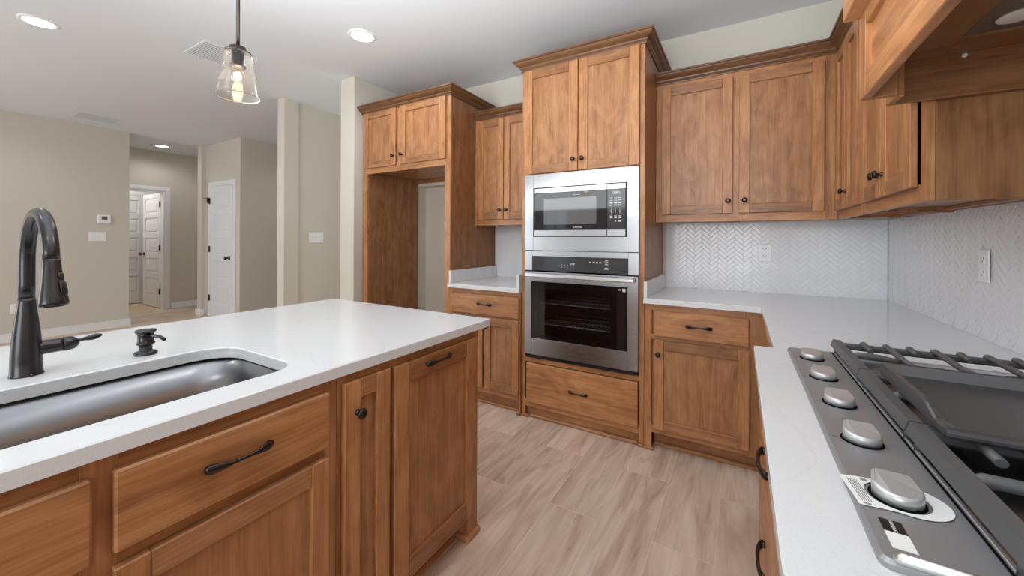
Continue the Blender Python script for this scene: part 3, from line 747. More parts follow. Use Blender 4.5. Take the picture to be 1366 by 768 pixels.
# ---- wall oven
ov = thing('wall_oven', (-0.92, 2.6, 0.42), 'stainless single wall oven with dark glass door in the tower, below the microwave', 'oven')
x0, x1 = -1.304, -0.5255
mb = MB(); zc0, zc1 = 1.033, 1.170
fb(mb, FM, x0, -1.249, 0, 0.014, zc0, zc1); fb(mb, FM, -0.589, x1, 0, 0.014, zc0, zc1); fb(mb, FM, -1.249, -0.589, 0, 0.014, 1.134, zc1, b=0.0005)
mb.build('control_frame', STEEL, ov)
mb = MB(); fb(mb, FM, -1.249, -0.589, 0.002, 0.0135, zc0 + 0.002, 1.134, b=0.0005); cpo = mb.build('control_panel', GREYGLASS2, ov)
mb = MB()
for i in range(5):
    for j in range(2): fb(mb, FM, -1.03 + i * 0.021, -1.026 + i * 0.021, 0.0135, 0.0138, 1.062 + j * 0.016, 1.066 + j * 0.016, b=0)
mb.build('keypad', PRINT, cpo); mb = MB()
for i in range(4): fb(mb, FM, -0.835 + i * 0.022, -0.823 + i * 0.022, 0.0135, 0.0138, 1.098, 1.106, b=0)
mb.build('mode_buttons', PRINT, cpo)
for z in (1.060, 1.084, 1.108):
    mb = MB(); fb(mb, FM, -0.737, -0.710, 0.0135, 0.0138, z, z + 0.003, b=0); fb(mb, FM, -0.733, -0.714, 0.0135, 0.0138, z + 0.008, z + 0.012, b=0); mb.build('touch_button', PRINT, cpo)
text_mesh('clock_digits', '12:00', 0.016, LEDDISP, cpo, (-0.953, 2.4149 - 0.0139, 1.088), (1, 0, 0), (0, 0, 1))
# door frame with window
mb = MB(); zd0, zd1, wx0, wx1, wz0, wz1 = 0.454, 1.027, -1.247, -0.589, 0.568, 0.960
fb(mb, FM, x0 + 0.004, wx0, 0.004, 0.030, zd0, zd1); fb(mb, FM, wx1, x1, 0.004, 0.030, zd0, zd1)
fb(mb, FM, wx0, wx1, 0.004, 0.030, wz1, zd1, b=0.0006); fb(mb, FM, wx0, wx1, 0.004, 0.030, zd0, wz0, b=0.0006)
do = mb.build('door', STEEL, ov)
mb = MB(); fb(mb, FM, wx0, wx1, 0.022, 0.028, wz0, wz1, b=0.0004); mb.build('door_glass', OVENGLASS, do)
mb = MB(); bx0, bx1 = -1.197, -0.696                       # black border printed behind the glass
fb(mb, FM, wx0, bx0, 0.016, 0.020, wz0, wz1, b=0); fb(mb, FM, bx1, wx1, 0.016, 0.020, wz0, wz1, b=0)
fb(mb, FM, bx0, bx1, 0.016, 0.020, wz1 - 0.05, wz1, b=0); fb(mb, FM, bx0, bx1, 0.016, 0.020, wz0, wz0 + 0.03, b=0)
mb.build('glass_border', BLACK, do)
mb = MB(); hzz = 1.004
fb(mb, FM, x0 + 0.022, x1 - 0.012, 0.052, 0.070, hzz - 0.013, hzz + 0.013, 'u', 0.006)
for xx in (x0 + 0.06, x1 - 0.06): fb(mb, FM, xx - 0.012, xx + 0.012, 0.0302, 0.054, hzz - 0.011, hzz + 0.011, b=0.003)
mb.build('handle', STEEL_BRIGHT, do)
text_mesh('logo', 'SAMSUNG', 0.0125, PRINTDK, do, (-0.905, 2.4149 - 0.0303, 0.510), (1, 0, 0), (0, 0, 1))
mb = MB(); fb(mb, FM, -0.645, -0.628, 0.028, 0.0284, 0.937, 0.945, b=0); fb(mb, FM, -0.620, -0.600, 0.028, 0.0284, 0.930, 0.949, b=0); mb.build('glass_label', PRINT, do)
mb = MB(); fb(mb, FM, x0 + 0.02, x1 - 0.02, -0.002, 0.010, 0.426, 0.446, b=0.003); fb(mb, FM, x0 + 0.02, x1 - 0.02, 0.010, 0.016, 0.4265, 0.433, b=0.001); mb.build('lower_vent', BLACK, ov)
mb = MB(); cy0, cy1 = 2.4165, 2.95
mb.box(-1.24, -1.225, cy0, cy1, 0.47, 1.0); mb.box(-0.62, -0.605, cy0, cy1, 0.47, 1.0); mb.box(-1.225, -0.62, cy0, cy1, 0.985, 1.0); mb.box(-1.225, -0.62, cy0, cy1, 0.47, 0.485); mb.box(-1.225, -0.62, cy1 - 0.015, cy1, 0.485, 0.985)
mb.build('cavity', mat('speckled_enamel', (74, 74, 76), 0.4), ov)
for z in (0.655, 0.80):
    mb = MB()
    for k in range(4): mb.sweep([(-1.22, 2.47 + k * 0.14, z), (-0.625, 2.47 + k * 0.14, z)], 0.0032, (0, 0, 1), 8)
    for k in range(22): mb.sweep([(-1.2 + k * 0.0265, 2.47, z + 0.004), (-1.2 + k * 0.0265, 2.89, z + 0.004)], 0.0016, (0, 0, 1), 6)
    mb.build('oven_rack', CHROME, ov)

# ================================================================== LEFT OF THE TOWER
# ---- refrigerator surround
FF = ('y', 2.40, -1); GX0, GX1 = -3.02, -1.985
fs = thing('refrigerator_surround', (-2.5, 2.73, 0), 'maple refrigerator surround with two short doors above an empty bay', 'cabinet')
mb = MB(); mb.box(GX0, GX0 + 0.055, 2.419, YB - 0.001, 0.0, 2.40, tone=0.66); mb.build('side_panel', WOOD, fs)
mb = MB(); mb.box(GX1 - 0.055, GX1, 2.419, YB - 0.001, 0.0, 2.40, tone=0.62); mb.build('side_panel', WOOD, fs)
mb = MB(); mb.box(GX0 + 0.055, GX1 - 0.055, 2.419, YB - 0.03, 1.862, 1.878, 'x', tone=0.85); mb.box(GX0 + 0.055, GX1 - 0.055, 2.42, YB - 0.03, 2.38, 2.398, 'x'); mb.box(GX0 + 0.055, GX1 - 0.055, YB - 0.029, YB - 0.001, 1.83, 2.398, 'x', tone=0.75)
mb.build('carcass', WOOD, fs)
frame_part(FF, [(GX0, -2.962, 0, 2.405, 'z'), (-2.043, GX1, 0, 2.405, 'z'), (-2.962, -2.043, 2.38, 2.405, 'u'), (-2.962, -2.043, 1.838, 1.895, 'u'), (-2.575, -2.535, 1.895, 2.38, 'z')], fs)
dd = shaker(FF, -2.992, -2.583, 1.888, 2.390, fs, sw=0.055, rw=0.055); knob(FF, -2.604, 1.968, dd)
dd = shaker(FF, -2.527, -2.026, 1.888, 2.390, fs, sw=0.062, rw=0.055); knob(FF, -2.500, 1.968, dd)
crown([(GX0, YB - 0.01), (GX0, 2.40), (GX1, 2.40), (GX1, YB - 0.01)], 2.390, fs, 0.071, 0.058)

# ---- left base cabinet, counter, upper cabinet
lb = thing('base_cabinet', (-1.66, 2.73, 0), 'maple base cabinet between fridge bay and oven tower, drawer over two doors', 'cabinet')
mb = MB(); mb.box(GX1 + 0.001, TX0 - 0.0015, 2.4195, YB - 0.03, 0.095, 0.868); mb.build('carcass', WOOD, lb)
frame_part(FF, [(GX1 + 0.001, -1.945, 0, 0.87, 'z'), (-1.352, TX0 - 0.0015, 0, 0.87, 'z'), (-1.945, -1.352, 0.836, 0.87, 'u'), (-1.945, -1.352, 0.668, 0.688, 'u'), (-1.945, -1.352, 0.10, 0.15, 'u')], lb)
dr = slab_front(FF, -1.952, -1.346, 0.684, 0.836, lb); pull(FF, -1.638, 0.764, dr, 0.064)
dd = shaker(FF, -1.952, -1.655, 0.142, 0.670, lb, sw=0.052); knob(FF, -1.680, 0.605, dd)
dd = shaker(FF, -1.637, -1.346, 0.142, 0.670, lb, sw=0.052); knob(FF, -1.612, 0.605, dd)
mb = MB(); mb.box(-1.945, -1.352, 2.455, 2.47, 0.0, 0.095, 'x', tone=0.85); mb.box(-1.945, -1.352, 2.437, 2.4548, 0.0, 0.02, 'x', b=0.006); mb.build('toe_kick', WOOD, lb)
mb = MB(); mb.box(-1.365, -1.341, 2.386, 2.3998, 0.0, 0.018, 'x', b=0.005); mb.build('foot_shoe', WOOD, lb)
lc = slab('countertop', [(GX1 + 0.001, 2.368), (TX0 - 0.001, 2.368), (TX0 - 0.001, YB - 0.001), (GX1 + 0.001, YB - 0.001)], CB, CT, 0.002)
tag(lc, 'short white quartz countertop between the fridge bay and the oven tower', 'countertop')
for a, b_, nm, y in ((GX1 + 0.001, GX1 + 0.021, 0, 2.385), (TX0 - 0.021, TX0 - 0.001, 1, 2.372)):
    mb = MB(); mb.box(a, b_, y, YB - 0.013, CT + 0.0002, 1.0, b=0.002); mb.build('side_splash', QUARTZ, lc)
FL_ = ('y', 2.74, -1)
lu = thing('wall_cabinet', (-1.66, 2.9, 1.366), 'two-door maple wall cabinet between fridge bay and oven tower', 'cabinet')
mb = MB(); mb.box(GX1 + 0.001, TX0 - 0.001, 2.7595, YB - 0.001, 1.385, 2.28); mb.build('carcass', WOOD, lu)
frame_part(FL_, [(GX1 + 0.001, -1.955, 1.364, 2.285, 'z'), (-1.37, TX0 - 0.001, 1.364, 2.285, 'z'), (-1.955, -1.37, 2.245, 2.285, 'u'), (-1.955, -1.37, 1.364, 1.42, 'u')], lu)
dd = shaker(FL_, -1.945, -1.690, 1.412, 2.255, lu, sw=0.055); knob(FL_, -1.717, 1.489, dd)
dd = shaker(FL_, -1.683, -1.36, 1.412, 2.255, lu, sw=0.055); knob(FL_, -1.656, 1.489, dd)
crown([(GX1 + 0.002, 2.74), (TX0 - 0.002, 2.74)], 2.265, lu, 0.070, 0.05)

# ================================================================== RIGHT OF THE TOWER
FR = ('y', 2.415, -1)
rb = thing('base_cabinet', (-0.2, 2.73, 0), 'maple base cabinet right of the oven tower, one drawer over one door', 'cabinet')
mb = MB(); mb.box(TX1 + 0.0015, 0.118, 2.4345, YB - 0.03, 0.11, 0.868); mb.build('carcass', WOOD, rb)
frame_part(FR, [(TX1 + 0.0015, -0.452, 0, 0.87, 'z'), (0.03, 0.118, 0.10, 0.87, 'z'), (-0.452, 0.03, 0.832, 0.87, 'u'), (-0.452, 0.03, 0.66, 0.69, 'u'), (-0.452, 0.03, 0.105, 0.15, 'u')], rb)
dr = slab_front(FR, -0.438, 0.043, 0.684, 0.834, rb); pull(FR, -0.197, 0.760, dr, 0.066)
dd = shaker(FR, -0.436, 0.046, 0.137, 0.661, rb, sw=0.054, rw=0.056); knob(FR, -0.410, 0.580, dd)
mb = MB(); mb.box(-0.452, 0.2, 2.492, 2.505, 0.0, 0.108, 'x', tone=0.82); mb.box(-0.452, 0.2, 2.474, 2.4918, 0.0, 0.022, 'x', b=0.006); mb.build('toe_kick', WOOD, rb)
mb = MB(); mb.box(TX1 + 0.003, -0.438, 2.402, 2.4148, 0.0, 0.018, 'x', b=0.005); mb.build('foot_shoe', WOOD, rb)
# right-hand run: corner cabinet then cooktop drawers
FQ = ('x', 0.121, -1)
rc = thing('corner_cabinet', (0.42, 1.97, 0), 'maple corner base cabinet behind the cooktop drawers, mostly under the countertop', 'cabinet')
mb = MB(); mb.box(0.141, XR - 0.002, 1.53, 2.43, 0.11, 0.868); mb.build('carcass', WOOD, rc)
frame_part(FQ, [(1.53, 1.60, 0.10, 0.868, 'z'), (2.30, 2.413, 0.10, 0.868, 'z'), (1.60, 2.30, 0.83, 0.868, 'u'), (1.60, 2.30, 0.66, 0.69, 'u'), (1.60, 2.30, 0.10, 0.15, 'u')], rc)
dr = slab_front(FQ, 1.585, 2.315, 0.684, 0.834, rc); pull(FQ, 1.78, 0.80, dr)
shaker(FQ, 1.585, 1.945, 0.137, 0.661, rc); shaker(FQ, 1.955, 2.315, 0.137, 0.661, rc)
mb = MB(); mb.box(0.2, 0.215, 1.53, 2.47, 0.0, 0.108, 'y', tone=0.82); mb.build('toe_kick', WOOD, rc)
FK = ('x', 0.0735, -1)
ck = thing('cooktop_cabinet', (0.4, 1.0, 0), 'maple drawer cabinet under the cooktop, stepped forward, bow pulls seen edge on', 'cabinet')
mb = MB(); mb.box(0.0935, XR - 0.002, 0.50, 1.5, 0.11, 0.866); mb.build('carcass', WOOD, ck)
frame_part(FK, [(0.49, 0.56, 0.0, 0.866, 'z'), (1.43, 1.50, 0.0, 0.866, 'z'), (0.56, 1.43, 0.83, 0.866, 'u'), (0.56, 1.43, 0.62, 0.66, 'u'), (0.56, 1.43, 0.36, 0.40, 'u'), (0.56, 1.43, 0.10, 0.14, 'u')], ck)
for z0, z1, zh in ((0.648, 0.834, 0.755), (0.388, 0.634, 0.535), (0.13, 0.374, 0.27)):
    dr = slab_front(FK, 0.545, 1.445, z0, z1, ck); pull(FK, 1.03, zh, dr, 0.062)
mb = MB(); mb.box(0.14, 0.155, 0.50, 1.5, 0.0, 0.10, 'y', tone=0.82); mb.build('toe_kick', WOOD, ck)
bn = thing('base_cabinet', (0.42, -0.25, 0), 'maple base cabinet on the near side of the cooktop, outside the view', 'cabinet')
mb = MB(); mb.box(0.122, XR - 0.002, -0.98, 0.485, 0.10, 0.868); mb.build('carcass', WOOD, bn)
shaker(FQ, 0.02, 0.46, 0.137, 0.834, bn); shaker(FQ, -0.44, 0.0, 0.137, 0.834, bn)
mb = MB(); mb.box(0.2, 0.6, -0.95, 0.48, 0.0, 0.0995, 'y'); mb.build('toe_kick', WOOD, bn)
# L-shaped countertop
P = [(TX1 + 0.001, YB - 0.001), (TX1 + 0.001, 2.385), (0.096, 2.385), (0.096, 1.515), (0.040, 1.515), (0.040, 0.455), (0.096, 0.455), (0.096, -1.0), (XR - 0.001, -1.0), (XR - 0.001, YB - 0.001)]
rct = slab('countertop', fillet(P, {2: 0.022, 4: 0.006, 5: 0.05}), CB, CT, 0.003)
tag(rct, 'L-shaped white quartz countertop running around the right corner under the cooktop', 'countertop')
mb = MB(); mb.box(TX1 + 0.001, TX1 + 0.021, 2.39, YB - 0.013, CT + 0.0002, 1.0, b=0.002); mb.build('side_splash', QUARTZ, rct)

# ---- herringbone tile
def clip(poly, x0, x1, y0, y1):
    for ax, v, sg in ((0, x0, 1), (0, x1, -1), (1, y0, 1), (1, y1, -1)):
        out = []
        for i in range(len(poly)):
            a, b_ = poly[i - 1], poly[i]; da, db = (a[ax] - v) * sg, (b_[ax] - v) * sg
            if (da >= 0) != (db >= 0):
                t = da / (da - db); out.append((a[0] + (b_[0] - a[0]) * t, a[1] + (b_[1] - a[1]) * t))
            if db >= 0: out.append(b_)
        poly = out
        if len(poly) < 3: return []
    return poly
def herring(u0, u1, z0, z1, W=0.0236, k=3, gap=0.0009, bev=0.0019):
    tiles = []; s2 = math.sqrt(0.5)
    un = (u1 - u0) / W; zn = (z1 - z0) / W; M = int((un + zn)) + 8
    for a in range(-M, M):
        for b_ in range(-M, M):
            for (rx0, rx1, ry0, ry1) in ((a + b_ * k, a + b_ * k + k, a - b_ * k, a - b_ * k + 1), (a + b_ * k + k, a + b_ * k + k + 1, a - b_ * k - k + 1, a - b_ * k + 1)):
                cx, cy = (rx0 + rx1) / 2, (ry0 + ry1) / 2
                cu = (cx - cy) * s2 * W + u0; cz_ = (cx + cy) * s2 * W + z0
                if cu < u0 - 0.06 or cu > u1 + 0.06 or cz_ < z0 - 0.06 or cz_ > z1 + 0.06: continue
                res = []
                for e in (gap / W / 1, (gap + bev) / W):
                    q = [(rx0 + e, ry0 + e), (rx1 - e, ry0 + e), (rx1 - e, ry1 - e), (rx0 + e, ry1 - e)]
                    res.append([((x - y) * s2 * W + u0, (x + y) * s2 * W + z0) for x, y in q])
                o_ = clip(res[0], u0, u1, z0, z1); i_ = clip(res[1], u0, u1, z0, z1)
                if len(o_) >= 3: tiles.append((o_, i_))
    return tiles
def backsplash(label, F, u0, u1, z0, z1, grp):
    t = thing('tile_backsplash', fp(F, (u0 + u1) / 2, 0, z0), label, 'backsplash', grp)
    mb = MB(); fb(mb, F, u0, u1, 0.0005, 0.006, z0, z1, b=0); mb.build('grout_bed', GROUT, t)
    mb = MB()
    for o_, i_ in herring(u0, u1, z0, z1):
        tilt = random.uniform(-0.00012, 0.00012)
        if len(o_) == len(i_) == 4:
            b0 = len(mb.v); mb.v += [fp(F, p[0], 0.006, p[1]) for p in o_]; mb.v += [fp(F, p[0], 0.0076 + tilt * (1 if q < 2 else -1), p[1]) for q, p in enumerate(i_)]
            mb.face([b0 + 4, b0 + 5, b0 + 6, b0 + 7])
            for q in range(4): mb.face([b0 + q, b0 + (q + 1) % 4, b0 + 4 + (q + 1) % 4, b0 + 4 + q], smooth=True)
        else:
            pl = i_ if len(i_) >= 3 else o_
            b0 = len(mb.v); n = len(pl); mb.v += [fp(F, p[0], 0.006, p[1]) for p in pl] + [fp(F, p[0], 0.0075, p[1]) for p in pl]
            mb.face([b0 + n + q for q in range(n)])
            for q in range(n): mb.face([b0 + q, b0 + (q + 1) % n, b0 + n + (q + 1) % n, b0 + n + q])
    mb.build('tiles', TILE, t); return t
FW = ('y', YB, -1); FWR = ('x', XR, -1)
backsplash('white herringbone tile backsplash on the back wall right of the oven tower', FW, TX1 + 0.022, XR - 0.011, CT + 0.0005, 1.372, 'herringbone tile backsplashes')
backsplash('white herringbone tile backsplash between the fridge bay and the oven tower', FW, GX1 + 0.022, TX0 - 0.022, CT + 0.0005, 1.372, 'herringbone tile backsplashes')
backsplash('white herringbone tile backsplash on the right wall behind the cooktop', FWR, -0.2, YB - 0.0005, CT + 0.0005, 1.372, 'herringbone tile backsplashes')

# ---- right upper cabinets on the back wall
FU = ('y', 2.765, -1)
ru = thing('wall_cabinet', (-0.04, 2.92, 1.366), 'two-door maple wall cabinet on the back wall right of the oven tower', 'cabinet')
mb = MB(); mb.box(TX1 + 0.001, 0.463, 2.7845, YB - 0.001, 1.385, 2.29); mb.build('carcass', WOOD, ru)
frame_part(FU, [(TX1 + 0.001, -0.43, 1.366, 2.295, 'z'), (-0.066, 0.012, 1.366, 2.295, 'z'), (0.392, 0.462, 1.366, 2.295, 'z'), (-0.43, -0.066, 2.245, 2.295, 'u'), (0.012, 0.392, 2.245, 2.295, 'u'), (-0.43, -0.066, 1.366, 1.425, 'u'), (0.012, 0.392, 1.366, 1.425, 'u')], ru)
dd = shaker(FU, -0.456, -0.042, 1.415, 2.258, ru, sw=0.056, rw=0.055); knob(FU, -0.066, 1.491, dd)
dd = shaker(FU, -0.008, 0.404, 1.415, 2.258, ru, sw=0.056, rw=0.055); knob(FU, 0.022, 1.491, dd)
crown([(TX1 + 0.002, 2.765), (0.462, 2.765)], 2.288, ru, 0.072, 0.052)
# ---- uppers on the right wall
XU = 0.466; FV = ('x', XU, -1)
def upper_right(y0, y1, label, doors, kn, stile_end):
    t = thing('wall_cabinet', ((XU + XR) / 2, (y0 + y1) / 2, 1.366), label, 'cabinet')
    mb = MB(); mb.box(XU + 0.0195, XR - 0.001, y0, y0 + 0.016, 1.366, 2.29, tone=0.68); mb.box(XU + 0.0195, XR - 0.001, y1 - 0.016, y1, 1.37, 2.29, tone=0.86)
    mb.box(XU + 0.0195, XR - 0.001, y0 + 0.016, y1 - 0.016, 1.388, 1.404, 'y', tone=0.75); mb.box(XU + 0.0195, XR - 0.001, y0 + 0.016, y1 - 0.016, 2.27, 2.288, 'y'); mb.box(XR - 0.012, XR - 0.001, y0 + 0.016, y1 - 0.016, 1.404, 2.27)
    mb.box(XR - 0.04, XR - 0.0012, y0 + 0.016, y1 - 0.016, 1.374, 1.388, 'y', tone=0.8)
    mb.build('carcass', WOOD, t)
    frame_part(FV, [(y0, y0 + stile_end, 1.366, 2.295, 'z'), (y1 - 0.04, y1, 1.366, 2.295, 'z'), (y0 + stile_end, y1 - 0.04, 2.25, 2.295, 'u'), (y0 + stile_end, y1 - 0.04, 1.366, 1.42, 'u')], t)
    for (a, b_), k in zip(doors, kn):
        dd = shaker(FV, a, b_, 1.412, 2.262, t, sw=0.056, rw=0.055)
        if k is not None: knob(FV, k, 1.492, dd)
    crown([(XU, y1 + (0.02 if y1 > 2.7 else 0)), (XU, y0)], 2.288, t, 0.072, 0.052)
    return t
upper_right(2.2485, 2.7435, 'maple wall cabinet on the right wall tucked into the corner', [(2.505, 2.735), (2.275, 2.50)], [None, 2.475], 0.04)
upper_right(1.585, 2.247, 'maple wall cabinet on the right wall next to the range hood', [(1.935, 2.215), (1.640, 1.930)], [1.960, 1.905], 0.04)

# ---- range hood
hd = thing('range_hood', (0.53, 1.05, 1.65), 'large maple range hood with framed front panel above the cooktop', 'range hood')
HX0, HX1, HY0, HY1, HZ = 0.294, 0.372, 0.62, 1.472, 1.651
FHd = ('x', HX0 + 0.024, -1)
mb = MB()
fb(mb, FHd, HY1 - 0.062, HY1, 0, 0.024, HZ, 1.90, 'z', 0.002, 1.05); fb(mb, FHd, HY0, HY0 + 0.062, 0, 0.024, HZ, 1.90, 'z', 0.002, 1.0)
fb(mb, FHd, HY0 + 0.062, HY1 - 0.062, 0, 0.0236, HZ, 1.711, 'u', 0.002, 1.06); fb(mb, FHd, HY0 + 0.062, HY1 - 0.062, 0, 0.0236, 1.845, 1.90, 'u', 0.002, 0.97)
fb(mb, FHd, HY0 + 0.055, HY1 - 0.055, 0.001, 0.010, 1.705, 1.85, 'u', 0.0005, 0.95)
mb.build('front_panel', WOOD, hd)
mb = MB()
for (ya, yb, yc, yd, ye, yf) in ((HY1 - 0.02, HY1, 1.5455, 1.563, HY1 + 0.0005, 1.5445), (HY0, HY0 + 0.02, 0.53, 0.548, 0.549, HY0 - 0.0005)):
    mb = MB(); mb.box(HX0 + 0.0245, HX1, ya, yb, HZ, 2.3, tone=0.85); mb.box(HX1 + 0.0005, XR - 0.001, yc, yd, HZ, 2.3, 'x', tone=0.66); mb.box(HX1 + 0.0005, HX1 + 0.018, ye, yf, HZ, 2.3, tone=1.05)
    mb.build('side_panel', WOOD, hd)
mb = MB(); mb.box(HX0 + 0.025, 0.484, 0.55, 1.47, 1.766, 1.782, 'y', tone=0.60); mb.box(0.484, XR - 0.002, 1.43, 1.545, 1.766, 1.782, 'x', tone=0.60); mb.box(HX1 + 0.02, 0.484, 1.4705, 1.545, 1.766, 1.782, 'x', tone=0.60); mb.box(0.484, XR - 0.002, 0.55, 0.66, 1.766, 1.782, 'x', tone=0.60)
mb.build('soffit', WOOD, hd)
mb = MB(); mb.box(HX0 - 0.037, HX0 + 0.024, HY0 - 0.03, HY1 + 0.0, 1.886, 1.99, 'y', b=0.002, tone=1.03); mb.box(HX0 - 0.05, HX0 + 0.024, HY0 - 0.04, HY1 + 0.0, 1.991, 2.29, 'y', b=0.002, tone=0.97)
mb.build('frieze', WOOD, hd)
mb = MB(); mb.box(0.486, XR - 0.003, 0.662, 1.428, 1.770, 1.790, 'y', b=0.002); ins = mb.build('vent_insert', mat('bronze_grey_steel', (128, 118, 112), 0.38, 0.7), hd)
LENS = mat('frosted_lamp_lens', (226, 222, 216), 0.4)
for (x, y) in ((0.548, 1.355), (0.548, 0.80)):
    mb = MB(); mb.lathe([(0.034, 0), (0.034, 0.004), (0.030, 0.006), (0.0, 0.0062)], (x, y, 1.7698), (0, 0, -1), 24, cap1=False); mb.build('hood_lamp', LENS, ins)
mb = MB(); mb.box(0.612, 0.69, 1.29, 1.385, 1.7665, 1.7698); mb.build('switch_plate', LENS, ins)
mb = MB(); mb.lathe([(0.006, 0), (0.006, 0.002), (0.003, 0.003)], (0.528, 1.5452, 1.759), (0, -1, 0), 12); mb.build('screw_cap', PLASTIC, hd)

# ---- wall plates
def duplex(F, u, z, label, w_=0.072, h_=0.115, d0=0.0098):
    t = thing('wall_outlet', fp(F, u, 0, z - h_ / 2), label, 'outlet')
    mb = MB(); fb(mb, F, u - w_ / 2, u + w_ / 2, d0, d0 + 0.005, z - h_ / 2, z + h_ / 2, b=0.002, tone=1); pl = mb.build('cover_plate', PLASTIC, t)
    for dz in (-0.024, 0.024):
        mb = MB(); fb(mb, F, u - 0.017, u + 0.017, d0 + 0.005, d0 + 0.0065, z + dz - 0.015, z + dz + 0.015, b=0.001); rs = mb.build('socket', PLASTIC, t)
        mb = MB()
        for du in (-0.007, 0.007): fb(mb, F, u + du - 0.0012, u + du + 0.0012, d0 + 0.0065, d0 + 0.0067, z + dz - 0.001, z + dz + 0.008, b=0)
        fb(mb, F, u - 0.002, u + 0.002, d0 + 0.0065, d0 + 0.0067, z + dz - 0.010, z + dz - 0.006, b=0); mb.build('slots', DARKGAP, rs)
    return t
duplex(FW, 0.140, 1.167, 'white outlet on the herringbone backsplash under the back wall cabinet')
duplex(FWR, 2.012, 1.163, 'white wall plate on the right-wall backsplash behind the cooktop', d0=0.011)
duplex(('x', -7.45, 1), 0.98, 0.392, 'white outlet low on the left wall behind the faucet', d0=0.0003)
def switches(F, u, z, n, label, w_, h_=0.118):
    t = thing('light_switch', fp(F, u, 0, z - h_ / 2), label, 'light switch')
    mb = MB(); fb(mb, F, u - w_ / 2, u + w_ / 2, 0.0003, 0.006, z - h_ / 2, z + h_ / 2, b=0.002, tone=1); mb.build('cover_plate', PLASTIC, t)
    for k in range(n):
        uu = u + (k - (n - 1) / 2) * 0.046; mb = MB(); fb(mb, F, uu - 0.005, uu + 0.005, 0.006, 0.010, z - 0.012, z + 0.012, b=0.001); fb(mb, F, uu - 0.004, uu + 0.004, 0.010, 0.016, z + 0.0, z + 0.010, b=0.001); mb.build('toggle', PLASTIC, t)
switches(('x', -7.45, 1), 1.666, 1.26, 3, 'white three-toggle switch plate on the left wall below the thermostat', 0.172)
switches(('x', -4.18, 1), 2.684, 1.257, 3, 'white three-toggle switch plate on the passage wall left of the fridge bay', 0.174)
th = thing('thermostat', (-7.45, 1.726, 1.43), 'white wall thermostat with small dark display on the left wall', 'thermostat')
mb = MB(); mb.box(-7.4495, -7.420, 1.664, 1.788, 1.437, 1.552, b=0.004); mb.build('case', PLASTIC, th)
mb = MB(); mb.box(-7.420, -7.4192, 1.698, 1.754, 1.486, 1.530, b=0); mb.build('display', LCD, th)

# ================================================================== COOKTOP
ct = thing('gas_cooktop', (0.41, 1.02, CT), 'stainless five-burner gas cooktop with iron grates on the right countertop', 'cooktop')
KX0, KX1, KY0, KY1 = 0.130, 0.685, 0.556, 1.508; KT = 0.912
mb = MB(); mb.prism(rrect(KX0, KX1, KY0, KY1, 0.012, 4), CT + 0.0003, KT, c=0.004)
base = mb.build('base', STEEL_TOP, ct)
mb = MB(); mb.sweep([(KX0 + 0.012, KY0 + 0.006, KT + 0.0005), (KX0 + 0.018, KY0 + 0.005, KT + 0.003), (0.24, KY0 + 0.005, KT + 0.003), (KX1 - 0.012, KY0 + 0.005, KT + 0.003)], [(0.003, 0.004), (0.006, 0.0055), (0.006, 0.0055), (0.006, 0.0055)], (0, 0, 1), 14)
mb.build('front_lip', STEEL_BRIGHT, ct)
PANM = mat('pan_stainless', (196, 196, 198), 0.2, 1.0)
mb = MB(); mb.box(0.2475, KX1 - 0.01, KY0 + 0.018, KY1 - 0.014, KT - 0.0002, KT + 0.0006, b=0); mb.build('burner_pan', PANM, ct)
mb = MB(); mb.box(0.238, 0.241, KY0 + 0.015, KY1 - 0.012, KT - 0.0002, KT + 0.0008, b=0); mb.build('pan_seam', DARKGAP, ct)
mb = MB(); mb.box(0.2415, 0.247, KY0 + 0.015, KY1 - 0.012, KT - 0.0002, KT + 0.004, b=0.001); mb.build('pan_edge', KNOBM, ct)
KY = (1.392, 1.212, 1.037, 0.864, 0.694)
for i, y in enumerate(KY):
    mb = MB(); mb.lathe([(0.0285, 0), (0.0285, 0.0012), (0.027, 0.0018)], (0.178, y, KT), (0, 0, 1), 28); kb_ = mb.build('knob_collar', DARKGAP, ct)
    pl = []; r = 0.0255
    for k in range(15):
        a = math.pi + math.pi * k / 14; pl.append((0.178 + r * math.cos(a), y - 0.001 + r * math.sin(a)))
    pl += [(0.178 + 0.0205, y + 0.023), (0.178 + 0.0175, y + 0.026), (0.178 - 0.0175, y + 0.026), (0.178 - 0.0205, y + 0.023)]
    mb = MB(); n = len(pl); zz = KT + 0.002
    def ztop(p): return zz + 0.014 + 0.008 * max(0, min(1, (p[1] - (y - 0.012)) / 0.03))
    inn = offset(pl, -0.003); R0 = len(mb.v); mb.v += [(p[0], p[1], zz) for p in pl]; mb.v += [(p[0], p[1], ztop(p) - 0.003) for p in pl]; mb.v += [(p[0], p[1], ztop(p)) for p in inn]
    for a, b_ in ((0, n), (n, 2 * n)):
        for k in range(n):
            k2 = (k + 1) % n; mb.face([R0 + a + k, R0 + a + k2, R0 + b_ + k2, R0 + b_ + k], smooth=(k < 14))
    mb.face([R0 + 2 * n + k for k in range(n)]); mb.face([R0 + k for k in range(n)][::-1]); mb.build('control_knob', KNOBM, ct)
for y in KY:
    mb = MB(); mb.box(0.139, 0.146, y - 0.004, y - 0.002, KT, KT + 0.0002, b=0); mb.build('knob_mark', PRINTDK, ct)
def burner(x, y, r):
    mb = MB(); mb.lathe([(r * 1.25, 0), (r * 1.25, 0.004), (r * 0.95, 0.008), (r * 0.95, 0.014)], (x, y, KT), (0, 0, 1), 28); bb = mb.build('burner', STEEL_TOP, ct)
    mb = MB(); mb.lathe([(r, 0.0142), (r * 1.02, 0.017), (r * 0.9, 0.022), (r * 0.3, 0.0235)], (x, y, KT), (0, 0, 1), 28); mb.build('burner_cap', BLACK, bb)
